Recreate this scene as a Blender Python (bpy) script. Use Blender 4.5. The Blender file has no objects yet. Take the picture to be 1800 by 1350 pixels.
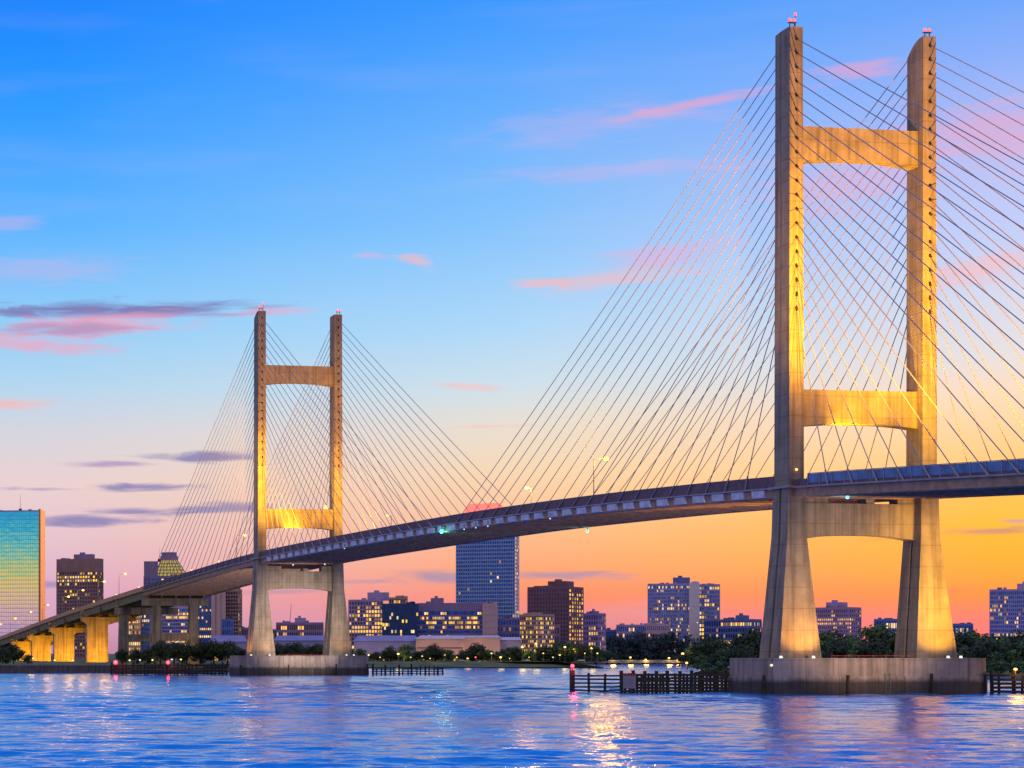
import bpy, math, random
from mathutils import Vector, Matrix
R = math.radians
sc = bpy.context.scene
col = sc.collection
rnd = random.Random(7)
F = 3830.0            # focal length in photo pixels
HC = 9.0              # camera height over the water
HY = 1147.0           # horizon row of the photo

# ------------------------------------------------------------------ helpers
def tag(o, label=None, cat=None, group=None, kind=None):
    if label: o['label'] = label
    if cat: o['category'] = cat
    if group: o['group'] = group
    if kind: o['kind'] = kind
    return o

def empty(name, loc=(0, 0, 0), rz=0.0, parent=None):
    o = bpy.data.objects.new(name, None)
    o.location = loc; o.rotation_euler = (0, 0, rz)
    o.empty_display_size = 1
    col.objects.link(o)
    if parent: o.parent = parent
    return o

class MB:
    def __init__(s): s.v = []; s.f = []; s.m = []
    def add(s, vs, fs, m=0):
        b = len(s.v); s.v += [tuple(p) for p in vs]
        s.f += [tuple(i + b for i in f) for f in fs]; s.m += [m] * len(fs)
        return s
    def box(s, x0, x1, y0, y1, z0, z1, m=0):
        v = [(x0,y0,z0),(x1,y0,z0),(x1,y1,z0),(x0,y1,z0),(x0,y0,z1),(x1,y0,z1),(x1,y1,z1),(x0,y1,z1)]
        return s.add(v, [(3,2,1,0),(4,5,6,7),(0,1,5,4),(1,2,6,5),(2,3,7,6),(3,0,4,7)], m)
    def loft(s, rings, m=0, cap=True):
        n = len(rings[0]); v = [p for r in rings for p in r]; f = []
        for k in range(len(rings) - 1):
            for i in range(n):
                j = (i + 1) % n
                f.append((k*n+i, k*n+j, (k+1)*n+j, (k+1)*n+i))
        if cap:
            f.append(tuple(reversed(range(n))))
            f.append(tuple((len(rings)-1)*n + i for i in range(n)))
        return s.add(v, f, m)
    def tube(s, p0, p1, r0, r1=None, n=8, m=0):
        r1 = r0 if r1 is None else r1
        p0 = Vector(p0); p1 = Vector(p1); d = (p1 - p0).normalized()
        a = d.orthogonal().normalized(); b = d.cross(a)
        rr = []
        for p, r in ((p0, r0), (p1, r1)):
            rr.append([p + (a*math.cos(t) + b*math.sin(t))*r for t in (2*math.pi*i/n for i in range(n))])
        return s.loft(rr, m)
    def ball(s, c, r, n=10, k=7, m=0, sz=1.0):
        rings = []
        for i in range(1, k):
            t = math.pi*i/k
            rings.append([(c[0]+r*math.sin(t)*math.cos(2*math.pi*j/n), c[1]+r*math.sin(t)*math.sin(2*math.pi*j/n), c[2]-r*sz*math.cos(t)) for j in range(n)])
        return s.loft(rings, m)
    def build(s, name, mats, parent=None, smooth=False, loc=None, rz=None):
        me = bpy.data.meshes.new(name)
        me.from_pydata(s.v, [], s.f)
        for mt in (mats if isinstance(mats, (list, tuple)) else [mats]): me.materials.append(mt)
        me.polygons.foreach_set('material_index', s.m)
        if smooth: me.polygons.foreach_set('use_smooth', [True]*len(s.f))
        me.update()
        o = bpy.data.objects.new(name, me); col.objects.link(o)
        if parent: o.parent = parent
        if loc: o.location = loc
        if rz is not None: o.rotation_euler = (0, 0, rz)
        return o

def copy_tree(o, parent=None):
    c = o.copy(); col.objects.link(c)
    if parent: c.parent = parent
    for ch in list(o.children): copy_tree(ch, c)
    return c

def lin(c):
    return tuple(((x/255)/12.92 if x/255 <= .04045 else ((x/255+.055)/1.055)**2.4) for x in c) + (1.0,)

def at(px, D, py=None, z=None):
    X = px/F*D
    if z is None: z = HC + (HY-py)/F*D
    return Vector((X, D, z))

# ------------------------------------------------------------------ materials
def nt_new(name):
    m = bpy.data.materials.new(name); m.use_nodes = True
    nt = m.node_tree; b = nt.nodes['Principled BSDF']
    return m, nt, b
def N(nt, t, **kw):
    n = nt.nodes.new(t)
    for k, v in kw.items(): setattr(n, k, v)
    return n
def L(nt, a, b): nt.links.new(a, b)

def plain(name, rgb, rough=.7, metal=0.0, var=.25, scale=.6, spec=.5):
    m, nt, b = nt_new(name)
    tc = N(nt, 'ShaderNodeTexCoord'); nz = N(nt, 'ShaderNodeTexNoise')
    nz.inputs['Scale'].default_value = scale; nz.inputs['Detail'].default_value = 5
    L(nt, tc.outputs['Object'], nz.inputs['Vector'])
    cr = N(nt, 'ShaderNodeValToRGB')
    cr.color_ramp.elements[0].position = .3; cr.color_ramp.elements[1].position = .7
    cr.color_ramp.elements[0].color = tuple(c*(1-var) for c in rgb) + (1,)
    cr.color_ramp.elements[1].color = tuple(min(1, c*(1+var)) for c in rgb) + (1,)
    L(nt, nz.outputs['Fac'], cr.inputs['Fac']); L(nt, cr.outputs['Color'], b.inputs['Base Color'])
    b.inputs['Roughness'].default_value = rough; b.inputs['Metallic'].default_value = metal
    b.inputs['Specular IOR Level'].default_value = spec
    return m

def concrete(name, rgb, joint=4.6, streak=1.0, wet=None, jx=None):
    """cast concrete: cloudy tone, pour joints, vertical rain streaks"""
    m, nt, b = nt_new(name)
    tc = N(nt, 'ShaderNodeTexCoord'); sep = N(nt, 'ShaderNodeSeparateXYZ'); L(nt, tc.outputs['Object'], sep.inputs[0])
    n1 = N(nt, 'ShaderNodeTexNoise'); n1.inputs['Scale'].default_value = .22; n1.inputs['Detail'].default_value = 8; n1.inputs['Roughness'].default_value = .65
    L(nt, tc.outputs['Object'], n1.inputs['Vector'])
    mp = N(nt, 'ShaderNodeMapping'); mp.inputs['Scale'].default_value = (1.1, 1.1, .035); L(nt, tc.outputs['Object'], mp.inputs[0])
    n2 = N(nt, 'ShaderNodeTexNoise'); n2.inputs['Scale'].default_value = .9; n2.inputs['Detail'].default_value = 6
    L(nt, mp.outputs[0], n2.inputs['Vector'])
    cr = N(nt, 'ShaderNodeValToRGB'); e = cr.color_ramp.elements
    e[0].position = .3; e[0].color = tuple(c*.66 for c in rgb)+(1,); e[1].position = .72; e[1].color = tuple(c*1.18 for c in rgb)+(1,)
    L(nt, n1.outputs['Fac'], cr.inputs['Fac'])
    cr2 = N(nt, 'ShaderNodeValToRGB'); e = cr2.color_ramp.elements
    e[0].position = .34; e[0].color = (1-.5*streak,)*3+(1,); e[1].position = .56; e[1].color = (1, 1, 1, 1)
    L(nt, n2.outputs['Fac'], cr2.inputs['Fac'])
    mx = N(nt, 'ShaderNodeMix', data_type='RGBA', blend_type='MULTIPLY'); mx.inputs['Factor'].default_value = 1
    L(nt, cr.outputs['Color'], mx.inputs['A']); L(nt, cr2.outputs['Color'], mx.inputs['B'])
    md = N(nt, 'ShaderNodeMath', operation='PINGPONG'); md.inputs[1].default_value = joint/2
    L(nt, sep.outputs['Z'], md.inputs[0])
    lt = N(nt, 'ShaderNodeMapRange'); lt.inputs['From Min'].default_value = .02; lt.inputs['From Max'].default_value = .16
    lt.inputs['To Min'].default_value = .72; lt.inputs['To Max'].default_value = 1
    L(nt, md.outputs[0], lt.inputs['Value'])
    mx2 = N(nt, 'ShaderNodeMix', data_type='RGBA', blend_type='MULTIPLY'); mx2.inputs['Factor'].default_value = 1
    L(nt, mx.outputs['Result'], mx2.inputs['A']); L(nt, lt.outputs[0], mx2.inputs['B'])
    out = mx2.outputs['Result']
    if jx:
        m4 = N(nt, 'ShaderNodeMath', operation='PINGPONG'); m4.inputs[1].default_value = jx/2; L(nt, sep.outputs['X'], m4.inputs[0])
        m5 = N(nt, 'ShaderNodeMapRange'); m5.inputs['From Min'].default_value = .03; m5.inputs['From Max'].default_value = .2; m5.inputs['To Min'].default_value = .6; L(nt, m4.outputs[0], m5.inputs['Value'])
        bk = N(nt, 'ShaderNodeMath', operation='SNAP'); bk.inputs[1].default_value = jx; L(nt, sep.outputs['X'], bk.inputs[0])
        wn = N(nt, 'ShaderNodeTexWhiteNoise', noise_dimensions='1D'); L(nt, bk.outputs[0], wn.inputs['W'])
        m6 = N(nt, 'ShaderNodeMapRange'); m6.inputs['To Min'].default_value = .78; m6.inputs['To Max'].default_value = 1.15; L(nt, wn.outputs['Value'], m6.inputs['Value'])
        m7 = N(nt, 'ShaderNodeMath', operation='MULTIPLY'); L(nt, m5.outputs[0], m7.inputs[0]); L(nt, m6.outputs[0], m7.inputs[1])
        m8 = N(nt, 'ShaderNodeMix', data_type='RGBA', blend_type='MULTIPLY'); m8.inputs['Factor'].default_value = 1; L(nt, out, m8.inputs['A']); L(nt, m7.outputs[0], m8.inputs['B']); out = m8.outputs['Result']
    if wet is not None:     # tide stain on the pile cap
        ad = N(nt, 'ShaderNodeMath', operation='MULTIPLY_ADD'); ad.inputs[1].default_value = 1.6
        L(nt, n1.outputs['Fac'], ad.inputs[0]); L(nt, sep.outputs['Z'], ad.inputs[2])
        mr = N(nt, 'ShaderNodeMapRange'); mr.inputs['From Min'].default_value = wet; mr.inputs['From Max'].default_value = wet+1.1
        mr.inputs['To Min'].default_value = .22; mr.inputs['To Max'].default_value = 1
        L(nt, ad.outputs[0], mr.inputs['Value'])
        mx3 = N(nt, 'ShaderNodeMix', data_type='RGBA', blend_type='MULTIPLY'); mx3.inputs['Factor'].default_value = 1
        L(nt, out, mx3.inputs['A']); L(nt, mr.outputs[0], mx3.inputs['B']); out = mx3.outputs['Result']
    mp3 = N(nt, 'ShaderNodeMapping'); mp3.inputs['Scale'].default_value = (2.3, 2.3, .06); mp3.inputs['Location'].default_value = (7, 3, 1); L(nt, tc.outputs['Object'], mp3.inputs[0])
    n3 = N(nt, 'ShaderNodeTexNoise'); n3.inputs['Scale'].default_value = .6; n3.inputs['Detail'].default_value = 6; L(nt, mp3.outputs[0], n3.inputs['Vector'])
    r3 = N(nt, 'ShaderNodeMapRange'); r3.inputs['From Min'].default_value = .58; r3.inputs['From Max'].default_value = .74; r3.inputs['To Max'].default_value = .6; L(nt, n3.outputs['Fac'], r3.inputs['Value'])
    m9 = N(nt, 'ShaderNodeMix', data_type='RGBA'); L(nt, r3.outputs[0], m9.inputs['Factor']); L(nt, out, m9.inputs['A']); m9.inputs['B'].default_value = (.15, .085, .05, 1); out = m9.outputs['Result']
    L(nt, out, b.inputs['Base Color'])
    b.inputs['Roughness'].default_value = .85
    bp = N(nt, 'ShaderNodeBump'); bp.inputs['Strength'].default_value = .25; bp.inputs['Distance'].default_value = .1
    L(nt, lt.outputs[0], bp.inputs['Height']); L(nt, bp.outputs[0], b.inputs['Normal'])
    return m

def glow(name, rgb, st):
    m, nt, b = nt_new(name)
    b.inputs['Base Color'].default_value = (.3, .3, .3, 1)
    b.inputs['Emission Color'].default_value = tuple(rgb)+(1,); b.inputs['Emission Strength'].default_value = st
    return m

def lit_window(name, rgb, st):
    """a lit room behind glass: uneven brightness per window"""
    m, nt, b = nt_new(name)
    oi = N(nt, 'ShaderNodeObjectInfo'); mr = N(nt, 'ShaderNodeMapRange')
    mr.inputs['To Min'].default_value = .12*st; mr.inputs['To Max'].default_value = 1.25*st
    L(nt, oi.outputs['Random'], mr.inputs['Value'])
    b.inputs['Base Color'].default_value = (.1, .09, .07, 1)
    b.inputs['Emission Color'].default_value = tuple(rgb)+(1,); L(nt, mr.outputs[0], b.inputs['Emission Strength'])
    return m

def glass(name, rgb, rough=.12, metal=.6, var=.5):
    m, nt, b = nt_new(name)
    tc = N(nt, 'ShaderNodeTexCoord'); nz = N(nt, 'ShaderNodeTexNoise'); nz.inputs['Scale'].default_value = .35; nz.inputs['Detail'].default_value = 3
    L(nt, tc.outputs['Object'], nz.inputs['Vector'])
    cr = N(nt, 'ShaderNodeValToRGB'); e = cr.color_ramp.elements
    e[0].position = .35; e[0].color = tuple(c*(1-var) for c in rgb)+(1,); e[1].position = .65; e[1].color = tuple(c*(1+var) for c in rgb)+(1,)
    L(nt, nz.outputs['Fac'], cr.inputs['Fac']); L(nt, cr.outputs['Color'], b.inputs['Base Color'])
    b.inputs['Roughness'].default_value = rough; b.inputs['Metallic'].default_value = metal
    if metal > .4:      # panes are never quite flat
        vo = N(nt, 'ShaderNodeTexVoronoi', distance='CHEBYCHEV'); vo.inputs['Scale'].default_value = .28; L(nt, tc.outputs['Object'], vo.inputs['Vector'])
        n2 = N(nt, 'ShaderNodeTexNoise'); n2.inputs['Scale'].default_value = .12; L(nt, tc.outputs['Object'], n2.inputs['Vector'])
        ad = N(nt, 'ShaderNodeMath', operation='MULTIPLY_ADD'); ad.inputs[1].default_value = .06; L(nt, vo.outputs['Distance'], ad.inputs[0]); L(nt, n2.outputs['Fac'], ad.inputs[2])
        bp = N(nt, 'ShaderNodeBump'); bp.inputs['Strength'].default_value = .25; bp.inputs['Distance'].default_value = .12
        L(nt, ad.outputs[0], bp.inputs['Height']); L(nt, bp.outputs[0], b.inputs['Normal'])
    return m

def leafy(name, c0, c1):
    m, nt, b = nt_new(name)
    tc = N(nt, 'ShaderNodeTexCoord'); nz = N(nt, 'ShaderNodeTexNoise'); nz.inputs['Scale'].default_value = .5; nz.inputs['Detail'].default_value = 4
    L(nt, tc.outputs['Object'], nz.inputs['Vector'])
    cr = N(nt, 'ShaderNodeValToRGB'); e = cr.color_ramp.elements
    e[0].position = .35; e[0].color = tuple(c0)+(1,); e[1].position = .65; e[1].color = tuple(c1)+(1,)
    L(nt, nz.outputs['Fac'], cr.inputs['Fac']); L(nt, cr.outputs['Color'], b.inputs['Base Color'])
    b.inputs['Roughness'].default_value = .7
    return m

M = dict(
    conc=concrete('tower_concrete', (.33, .275, .215), streak=.75),
    conc_ped=concrete('pile_cap_concrete', (.46, .37, .34), joint=7.4, wet=3.4, streak=.7, jx=7.6),
    conc_app=concrete('approach_concrete', (.40, .32, .25), joint=9),
    conc_deck=plain('deck_concrete', (.17, .13, .15), .85),
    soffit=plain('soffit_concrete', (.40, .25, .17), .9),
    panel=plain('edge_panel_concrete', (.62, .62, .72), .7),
    rail=plain('rail_steel', (.30, .26, .30), .5),
    barrier=plain('barrier_concrete', (.15, .095, .12), .8),
    barrier_lamplit=plain('approach_barrier', (.55, .29, .17), .8),  # orange light of the road lamps put into the base colour
    blue_screen=glass('blue_screen', (.03, .12, .36), .3, .3, .35),
    cable=plain('cable_sheath', (.36, .31, .36), .65, 0.0, .1),
    sleeve=plain('anchor_sleeve', (.03, .025, .02), .6),
    asphalt=plain('asphalt', (.05, .05, .05), .9),
    timber=plain('wet_timber', (.022, .017, .014), .8, 0, .5, .8),
    timber_w=plain('weathered_timber', (.05, .036, .02), .85, 0, .5, .8),
    sheet=plain('grey_sheet_panel', (.30, .27, .30), .6),
    steel=plain('galvanised_steel', (.22, .21, .2), .4, .6),
    dark=plain('dark_metal', (.03, .03, .03), .5),
    bark=plain('bark', (.05, .035, .025), .9),
    grass=plain('grass', (.13, .16, .04), .95, 0, .5, .08),
    wall_stone=concrete('river_wall_stone', (.13, .11, .11), joint=1.6),
    earth=plain('river_bank_earth', (.055, .042, .034), .95, 0, .5, .2),
    red_glow=glow('red_lamp', (1.0, .03, .05), 5),
    pink_glow=glow('beacon_lamp', (1.0, .055, .04), 2.4),
    amber=glow('sodium_lamp', (1.0, .52, .12), 2.2),
    yellow=glow('yellow_lamp', (1.0, .72, .14), 2.0),
    white=glow('white_lamp', (1.0, .90, .78), 1.1),
    teal=glow('teal_lamp', (.10, 1.0, .82), 1.5),
    blue_l=glow('blue_lamp', (.16, .66, 1.0), 1.5),
    red_crown=glow('red_roof_lighting', (1.0, .13, .06), 1.5),
    leafA=leafy('leaves_dark', (.014, .030, .012), (.06, .10, .03)),
    leafB=leafy('leaves_green', (.02, .05, .018), (.15, .27, .07)),
    leafC=leafy('leaves_hazed_blue', (.010, .032, .040), (.03, .075, .08)),  # haze of distance put into the leaf colour as blue
)
W1 = lit_window('lit_window_amber', (1.0, .47, .10), 1.3)
W2 = lit_window('lit_window_cream', (1.0, .72, .36), 1.1)
W3 = lit_window('lit_window_gold', (1.0, .56, .03), 1.4)

# ------------------------------------------------------------------ camera
cd = bpy.data.cameras.new('camera'); cam = bpy.data.objects.new('camera', cd); col.objects.link(cam)
cam.location = (0, 0, HC); cam.rotation_euler = (R(90), 0, 0)
cd.sensor_width = 36; cd.lens = 36*F/1800
cd.shift_x = .5; cd.shift_y = (HY-675)/1800
cd.clip_start = .5; cd.clip_end = 40000
sc.camera = cam
sc.view_settings.view_transform = 'Standard'; sc.view_settings.look = 'None'
sc.view_settings.exposure = 0; sc.view_settings.gamma = 1

# ------------------------------------------------------------------ sky
def build_world():
    w = bpy.data.worlds.new('World'); sc.world = w; w.use_nodes = True
    nt = w.node_tree; bg = nt.nodes['Background']
    tc = N(nt, 'ShaderNodeTexCoord'); sp = N(nt, 'ShaderNodeSeparateXYZ'); L(nt, tc.outputs['Generated'], sp.inputs[0])
    def math_(op, a, b=None, c=None):
        n = N(nt, 'ShaderNodeMath', operation=op)
        for i, x in enumerate((a, b, c)):
            if x is None: continue
            if isinstance(x, (int, float)): n.inputs[i].default_value = x
            else: L(nt, x, n.inputs[i])
        return n.outputs[0]
    x, y, z = sp.outputs
    h = math_('SQRT', math_('ADD', math_('MULTIPLY', x, x), math_('ADD', math_('MULTIPLY', y, y), 1e-6)))
    v = math_('DIVIDE', z, h)
    az = math_('ARCTAN2', x, y)
    vp = math_('DIVIDE', v, .6)
    def ramp(stops):
        r = N(nt, 'ShaderNodeValToRGB'); e = r.color_ramp.elements
        stops = sorted(stops)
        e[0].position = stops[0][0]/.6; e[0].color = lin(stops[0][1])
        e[1].position = stops[-1][0]/.6; e[1].color = lin(stops[-1][1])
        for p, c in stops[1:-1]:
            k = e.new(p/.6); k.color = lin(c)
        L(nt, vp, r.inputs['Fac']); return r.outputs['Color']
    def colm(px, rows, top):
        d = math.hypot(F, px)
        return ramp([((HY-yy)/d, c) for yy, c in rows] + top)
    hi = [(.40, (36, 142, 252)), (.6, (14, 116, 244))]
    A = colm(100, [(0,(0,130,252)),(100,(8,142,254)),(200,(36,154,255)),(400,(86,178,254)),(560,(138,202,248)),(680,(176,212,238)),(760,(210,210,222)),(850,(230,206,208)),(950,(226,192,205)),(1030,(218,172,200)),(1100,(208,158,192)),(1147,(190,140,175))], hi)
    B = colm(900, [(0,(44,150,253)),(200,(94,172,252)),(400,(126,193,251)),(580,(168,213,247)),(680,(200,221,234)),(750,(226,219,208)),(830,(242,212,178)),(920,(246,188,146)),(1000,(249,162,122)),(1050,(244,138,116)),(1090,(222,138,150)),(1147,(205,120,140))], hi)
    C = colm(1750, [(0,(98,162,250)),(120,(136,174,250)),(260,(174,188,245)),(400,(184,202,248)),(520,(204,214,238)),(620,(220,220,226)),(700,(248,216,184)),(780,(252,204,144)),(860,(254,190,84)),(940,(255,180,52)),(1000,(255,164,66)),(1050,(252,136,78)),(1085,(240,118,116)),(1147,(215,110,130))], hi)
    Bk = ramp([(0,(176,138,180)),(.012,(200,160,192)),(.022,(222,178,160)),(.032,(226,196,116)),(.040,(176,200,128)),(.049,(96,192,188)),(.058,(20,170,205)),(.068,(0,146,206)),(.10,(100,134,186)),(.18,(180,170,196)),(.6,(176,166,192))])
    def mixc(f, a, b):
        m = N(nt, 'ShaderNodeMix', data_type='RGBA')
        if isinstance(f, (int, float)): m.inputs['Factor'].default_value = f
        else: L(nt, f, m.inputs['Factor'])
        for k, q in (('A', a), ('B', b)):
            if isinstance(q, tuple): m.inputs[k].default_value = q
            else: L(nt, q, m.inputs[k])
        return m.outputs['Result']
    def mr(val, a, b, c=0, d=1, smooth=False):
        n = N(nt, 'ShaderNodeMapRange'); n.clamp = True
        if smooth: n.interpolation_type = 'SMOOTHSTEP'
        n.inputs['From Min'].default_value = a; n.inputs['From Max'].default_value = b
        n.inputs['To Min'].default_value = c; n.inputs['To Max'].default_value = d
        L(nt, val, n.inputs['Value']); return n.outputs[0]
    c = mixc(mr(az, .026, .231), A, B)
    c = mixc(mr(az, .231, .4285), c, C)
    # clouds, each a patch of sky at its own bearing and height
    cv = N(nt, 'ShaderNodeCombineXYZ'); L(nt, az, cv.inputs[0]); L(nt, v, cv.inputs[1])
    mp = N(nt, 'ShaderNodeMapping'); mp.inputs['Scale'].default_value = (30, 210, 1); L(nt, cv.outputs[0], mp.inputs[0])
    nz = N(nt, 'ShaderNodeTexNoise'); nz.inputs['Scale'].default_value = 1; nz.inputs['Detail'].default_value = 7; nz.inputs['Roughness'].default_value = .58
    nz.inputs['Distortion'].default_value = .6
    L(nt, mp.outputs[0], nz.inputs['Vector'])
    nb = math_('MULTIPLY', math_('SUBTRACT', nz.outputs['Fac'], .5), 2.7)
    mp2 = N(nt, 'ShaderNodeMapping'); mp2.inputs['Scale'].default_value = (9, 60, 1); mp2.inputs['Rotation'].default_value = (0, 0, .12); L(nt, cv.outputs[0], mp2.inputs[0])
    nz2 = N(nt, 'ShaderNodeTexNoise'); nz2.inputs['Scale'].default_value = 1; nz2.inputs['Detail'].default_value = 8; L(nt, mp2.outputs[0], nz2.inputs['Vector'])
    veil = mr(nz2.outputs['Fac'], .46, .8, 0, .06, True)
    veil = math_('MULTIPLY', veil, mr(v, .02, .10))
    c = mixc(veil, c, lin((236, 206, 232)))
    pink = lin((236, 160, 190)); salmon = lin((250, 178, 172)); mauve = lin((118, 118, 180)); viol = lin((168, 142, 190)); grey = lin((150, 140, 176)); lil = lin((214, 176, 220))
    clouds = [  # bearing px, row, half width, half height, tilt, colour, opacity
        (210, 545, 250, 17, 0, mauve, .95), (60, 548, 130, 12, .0, mauve, .8), (170, 572, 190, 22, .02, pink, .85), (120, 578, 150, 13, 0, viol, .75),
        (40, 604, 170, 16, -.07, pink, .7), (20, 708, 80, 12, -.03, salmon, .75), (0, 392, 90, 20, .1, lil, .35), (60, 470, 170, 30, .0, lil, .3),
        (480, 548, 90, 8, 0, pink, .5), (945, 497, 45, 11, 0, salmon, .65), (1080, 488, 140, 20, .08, salmon, .5), (1170, 450, 130, 26, .10, lil, .6),
        (1225, 182, 150, 11, .13, pink, .6), (1050, 215, 240, 34, .05, lil, .25), (1520, 126, 120, 20, .0, pink, .55), (735, 460, 36, 12, -.3, salmon, .6),
        (1745, 235, 190, 60, -.18, pink, .5), (1500, 320, 170, 60, .1, lil, .6), (1730, 470, 150, 26, .12, salmon, .5), (650, 448, 30, 8, 0, lil, .5),
        (812, 678, 60, 7, -.08, salmon, .45), (850, 750, 100, 4, 0, salmon, .4), (1100, 300, 260, 16, 0, lil, .35),
        (360, 803, 110, 11, 0, mauve, .85), (190, 815, 90, 6, 0, viol, .8), (260, 856, 110, 8, 0, mauve, .85), (60, 860, 90, 4, 0, viol, .8), (380, 893, 110, 10, 0, mauve, .75),
        (150, 916, 120, 11, 0, mauve, .85), (240, 900, 80, 9, 0, mauve, .8), (85, 1027, 60, 9, 0, mauve, .6),
        (770, 1015, 100, 14, 0, grey, .8), (990, 1012, 110, 11, 0, grey, .8), (640, 1022, 60, 5, 0, grey, .5), (1130, 1080, 140, 26, 0, lin((222, 150, 160)), .6),
        (1750, 934, 130, 10, 0, lin((178, 138, 120)), .9), (1640, 1040, 80, 5, 0, lin((226, 120, 96)), .5), (1300, 1075, 60, 6, 0, lin((226, 128, 120)), .6),
        (500, 1040, 110, 7, 0, grey, .5), (1550, 948, 60, 5, 0, lin((200, 130, 90)), .6), (1790, 916, 30, 5, 0, grey, .6)]
    for px, row, hw, hh, tilt, cc, op in clouds:
        d = math.hypot(F, px); a0 = math.atan2(px, F); v0 = (HY-row)/d
        m1 = N(nt, 'ShaderNodeMapping'); m1.vector_type = 'TEXTURE'
        m1.inputs['Location'].default_value = (a0, v0, 0); m1.inputs['Rotation'].default_value = (0, 0, tilt)
        m1.inputs['Scale'].default_value = (hw*F/(d*d), hh/d, 1)
        L(nt, cv.outputs[0], m1.inputs[0])
        ln = N(nt, 'ShaderNodeVectorMath', operation='LENGTH'); L(nt, m1.outputs[0], ln.inputs[0])
        t = math_('ADD', ln.outputs['Value'], nb)
        c = mixc(mr(t, 1.25, .1, 0, op, True), c, cc)
    # round to the sky behind the viewer
    aa = math_('ABSOLUTE', math_('SUBTRACT', az, .25))
    c = mixc(mr(aa, .55, 1.7, 0, 1, True), c, Bk)
    # dusk Nishita light, very low sun, as a faint base
    sky = N(nt, 'ShaderNodeTexSky'); sky.sky_type = 'NISHITA'; sky.sun_disc = False
    sky.sun_elevation = R(1.0); sky.sun_rotation = R(32)
    ad = N(nt, 'ShaderNodeMix', data_type='RGBA', blend_type='ADD'); ad.inputs['Factor'].default_value = .012
    L(nt, c, ad.inputs['A']); L(nt, sky.outputs[0], ad.inputs['B'])
    # ground half of the sphere: dim water colour
    c = mixc(mr(v, -.02, -.001), lin((60, 70, 110)), ad.outputs['Result'])
    L(nt, c, bg.inputs['Color']); bg.inputs['Strength'].default_value = 1.0
    w.cycles.sampling_method = 'MANUAL'; w.cycles.sample_map_resolution = 1024
build_world()
sl = bpy.data.lights.new('sun', 'SUN'); sl.energy = .15; sl.angle = R(12); sl.color = (1, .55, .3)
so = bpy.data.objects.new('sun', sl); col.objects.link(so)
# sun low on the right beyond the bridge (bearing 32 degrees, elevation 2.5)
sd = Vector((math.sin(R(32)), math.cos(R(32)), math.tan(R(2.5))))
so.rotation_euler = sd.to_track_quat('Z', 'Y').to_euler()

def lamp(kind, name, loc, power, colr, target=None, size=R(60), blend=.6, rad=.4):
    l = bpy.data.lights.new(name, kind); l.energy = power; l.color = colr; l.shadow_soft_size = rad
    o = bpy.data.objects.new(name, l); col.objects.link(o); o.location = loc
    if kind == 'SPOT':
        l.spot_size = size; l.spot_blend = blend
        o.rotation_euler = (Vector(target) - Vector(loc)).to_track_quat('-Z', 'Y').to_euler()
    return o

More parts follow.
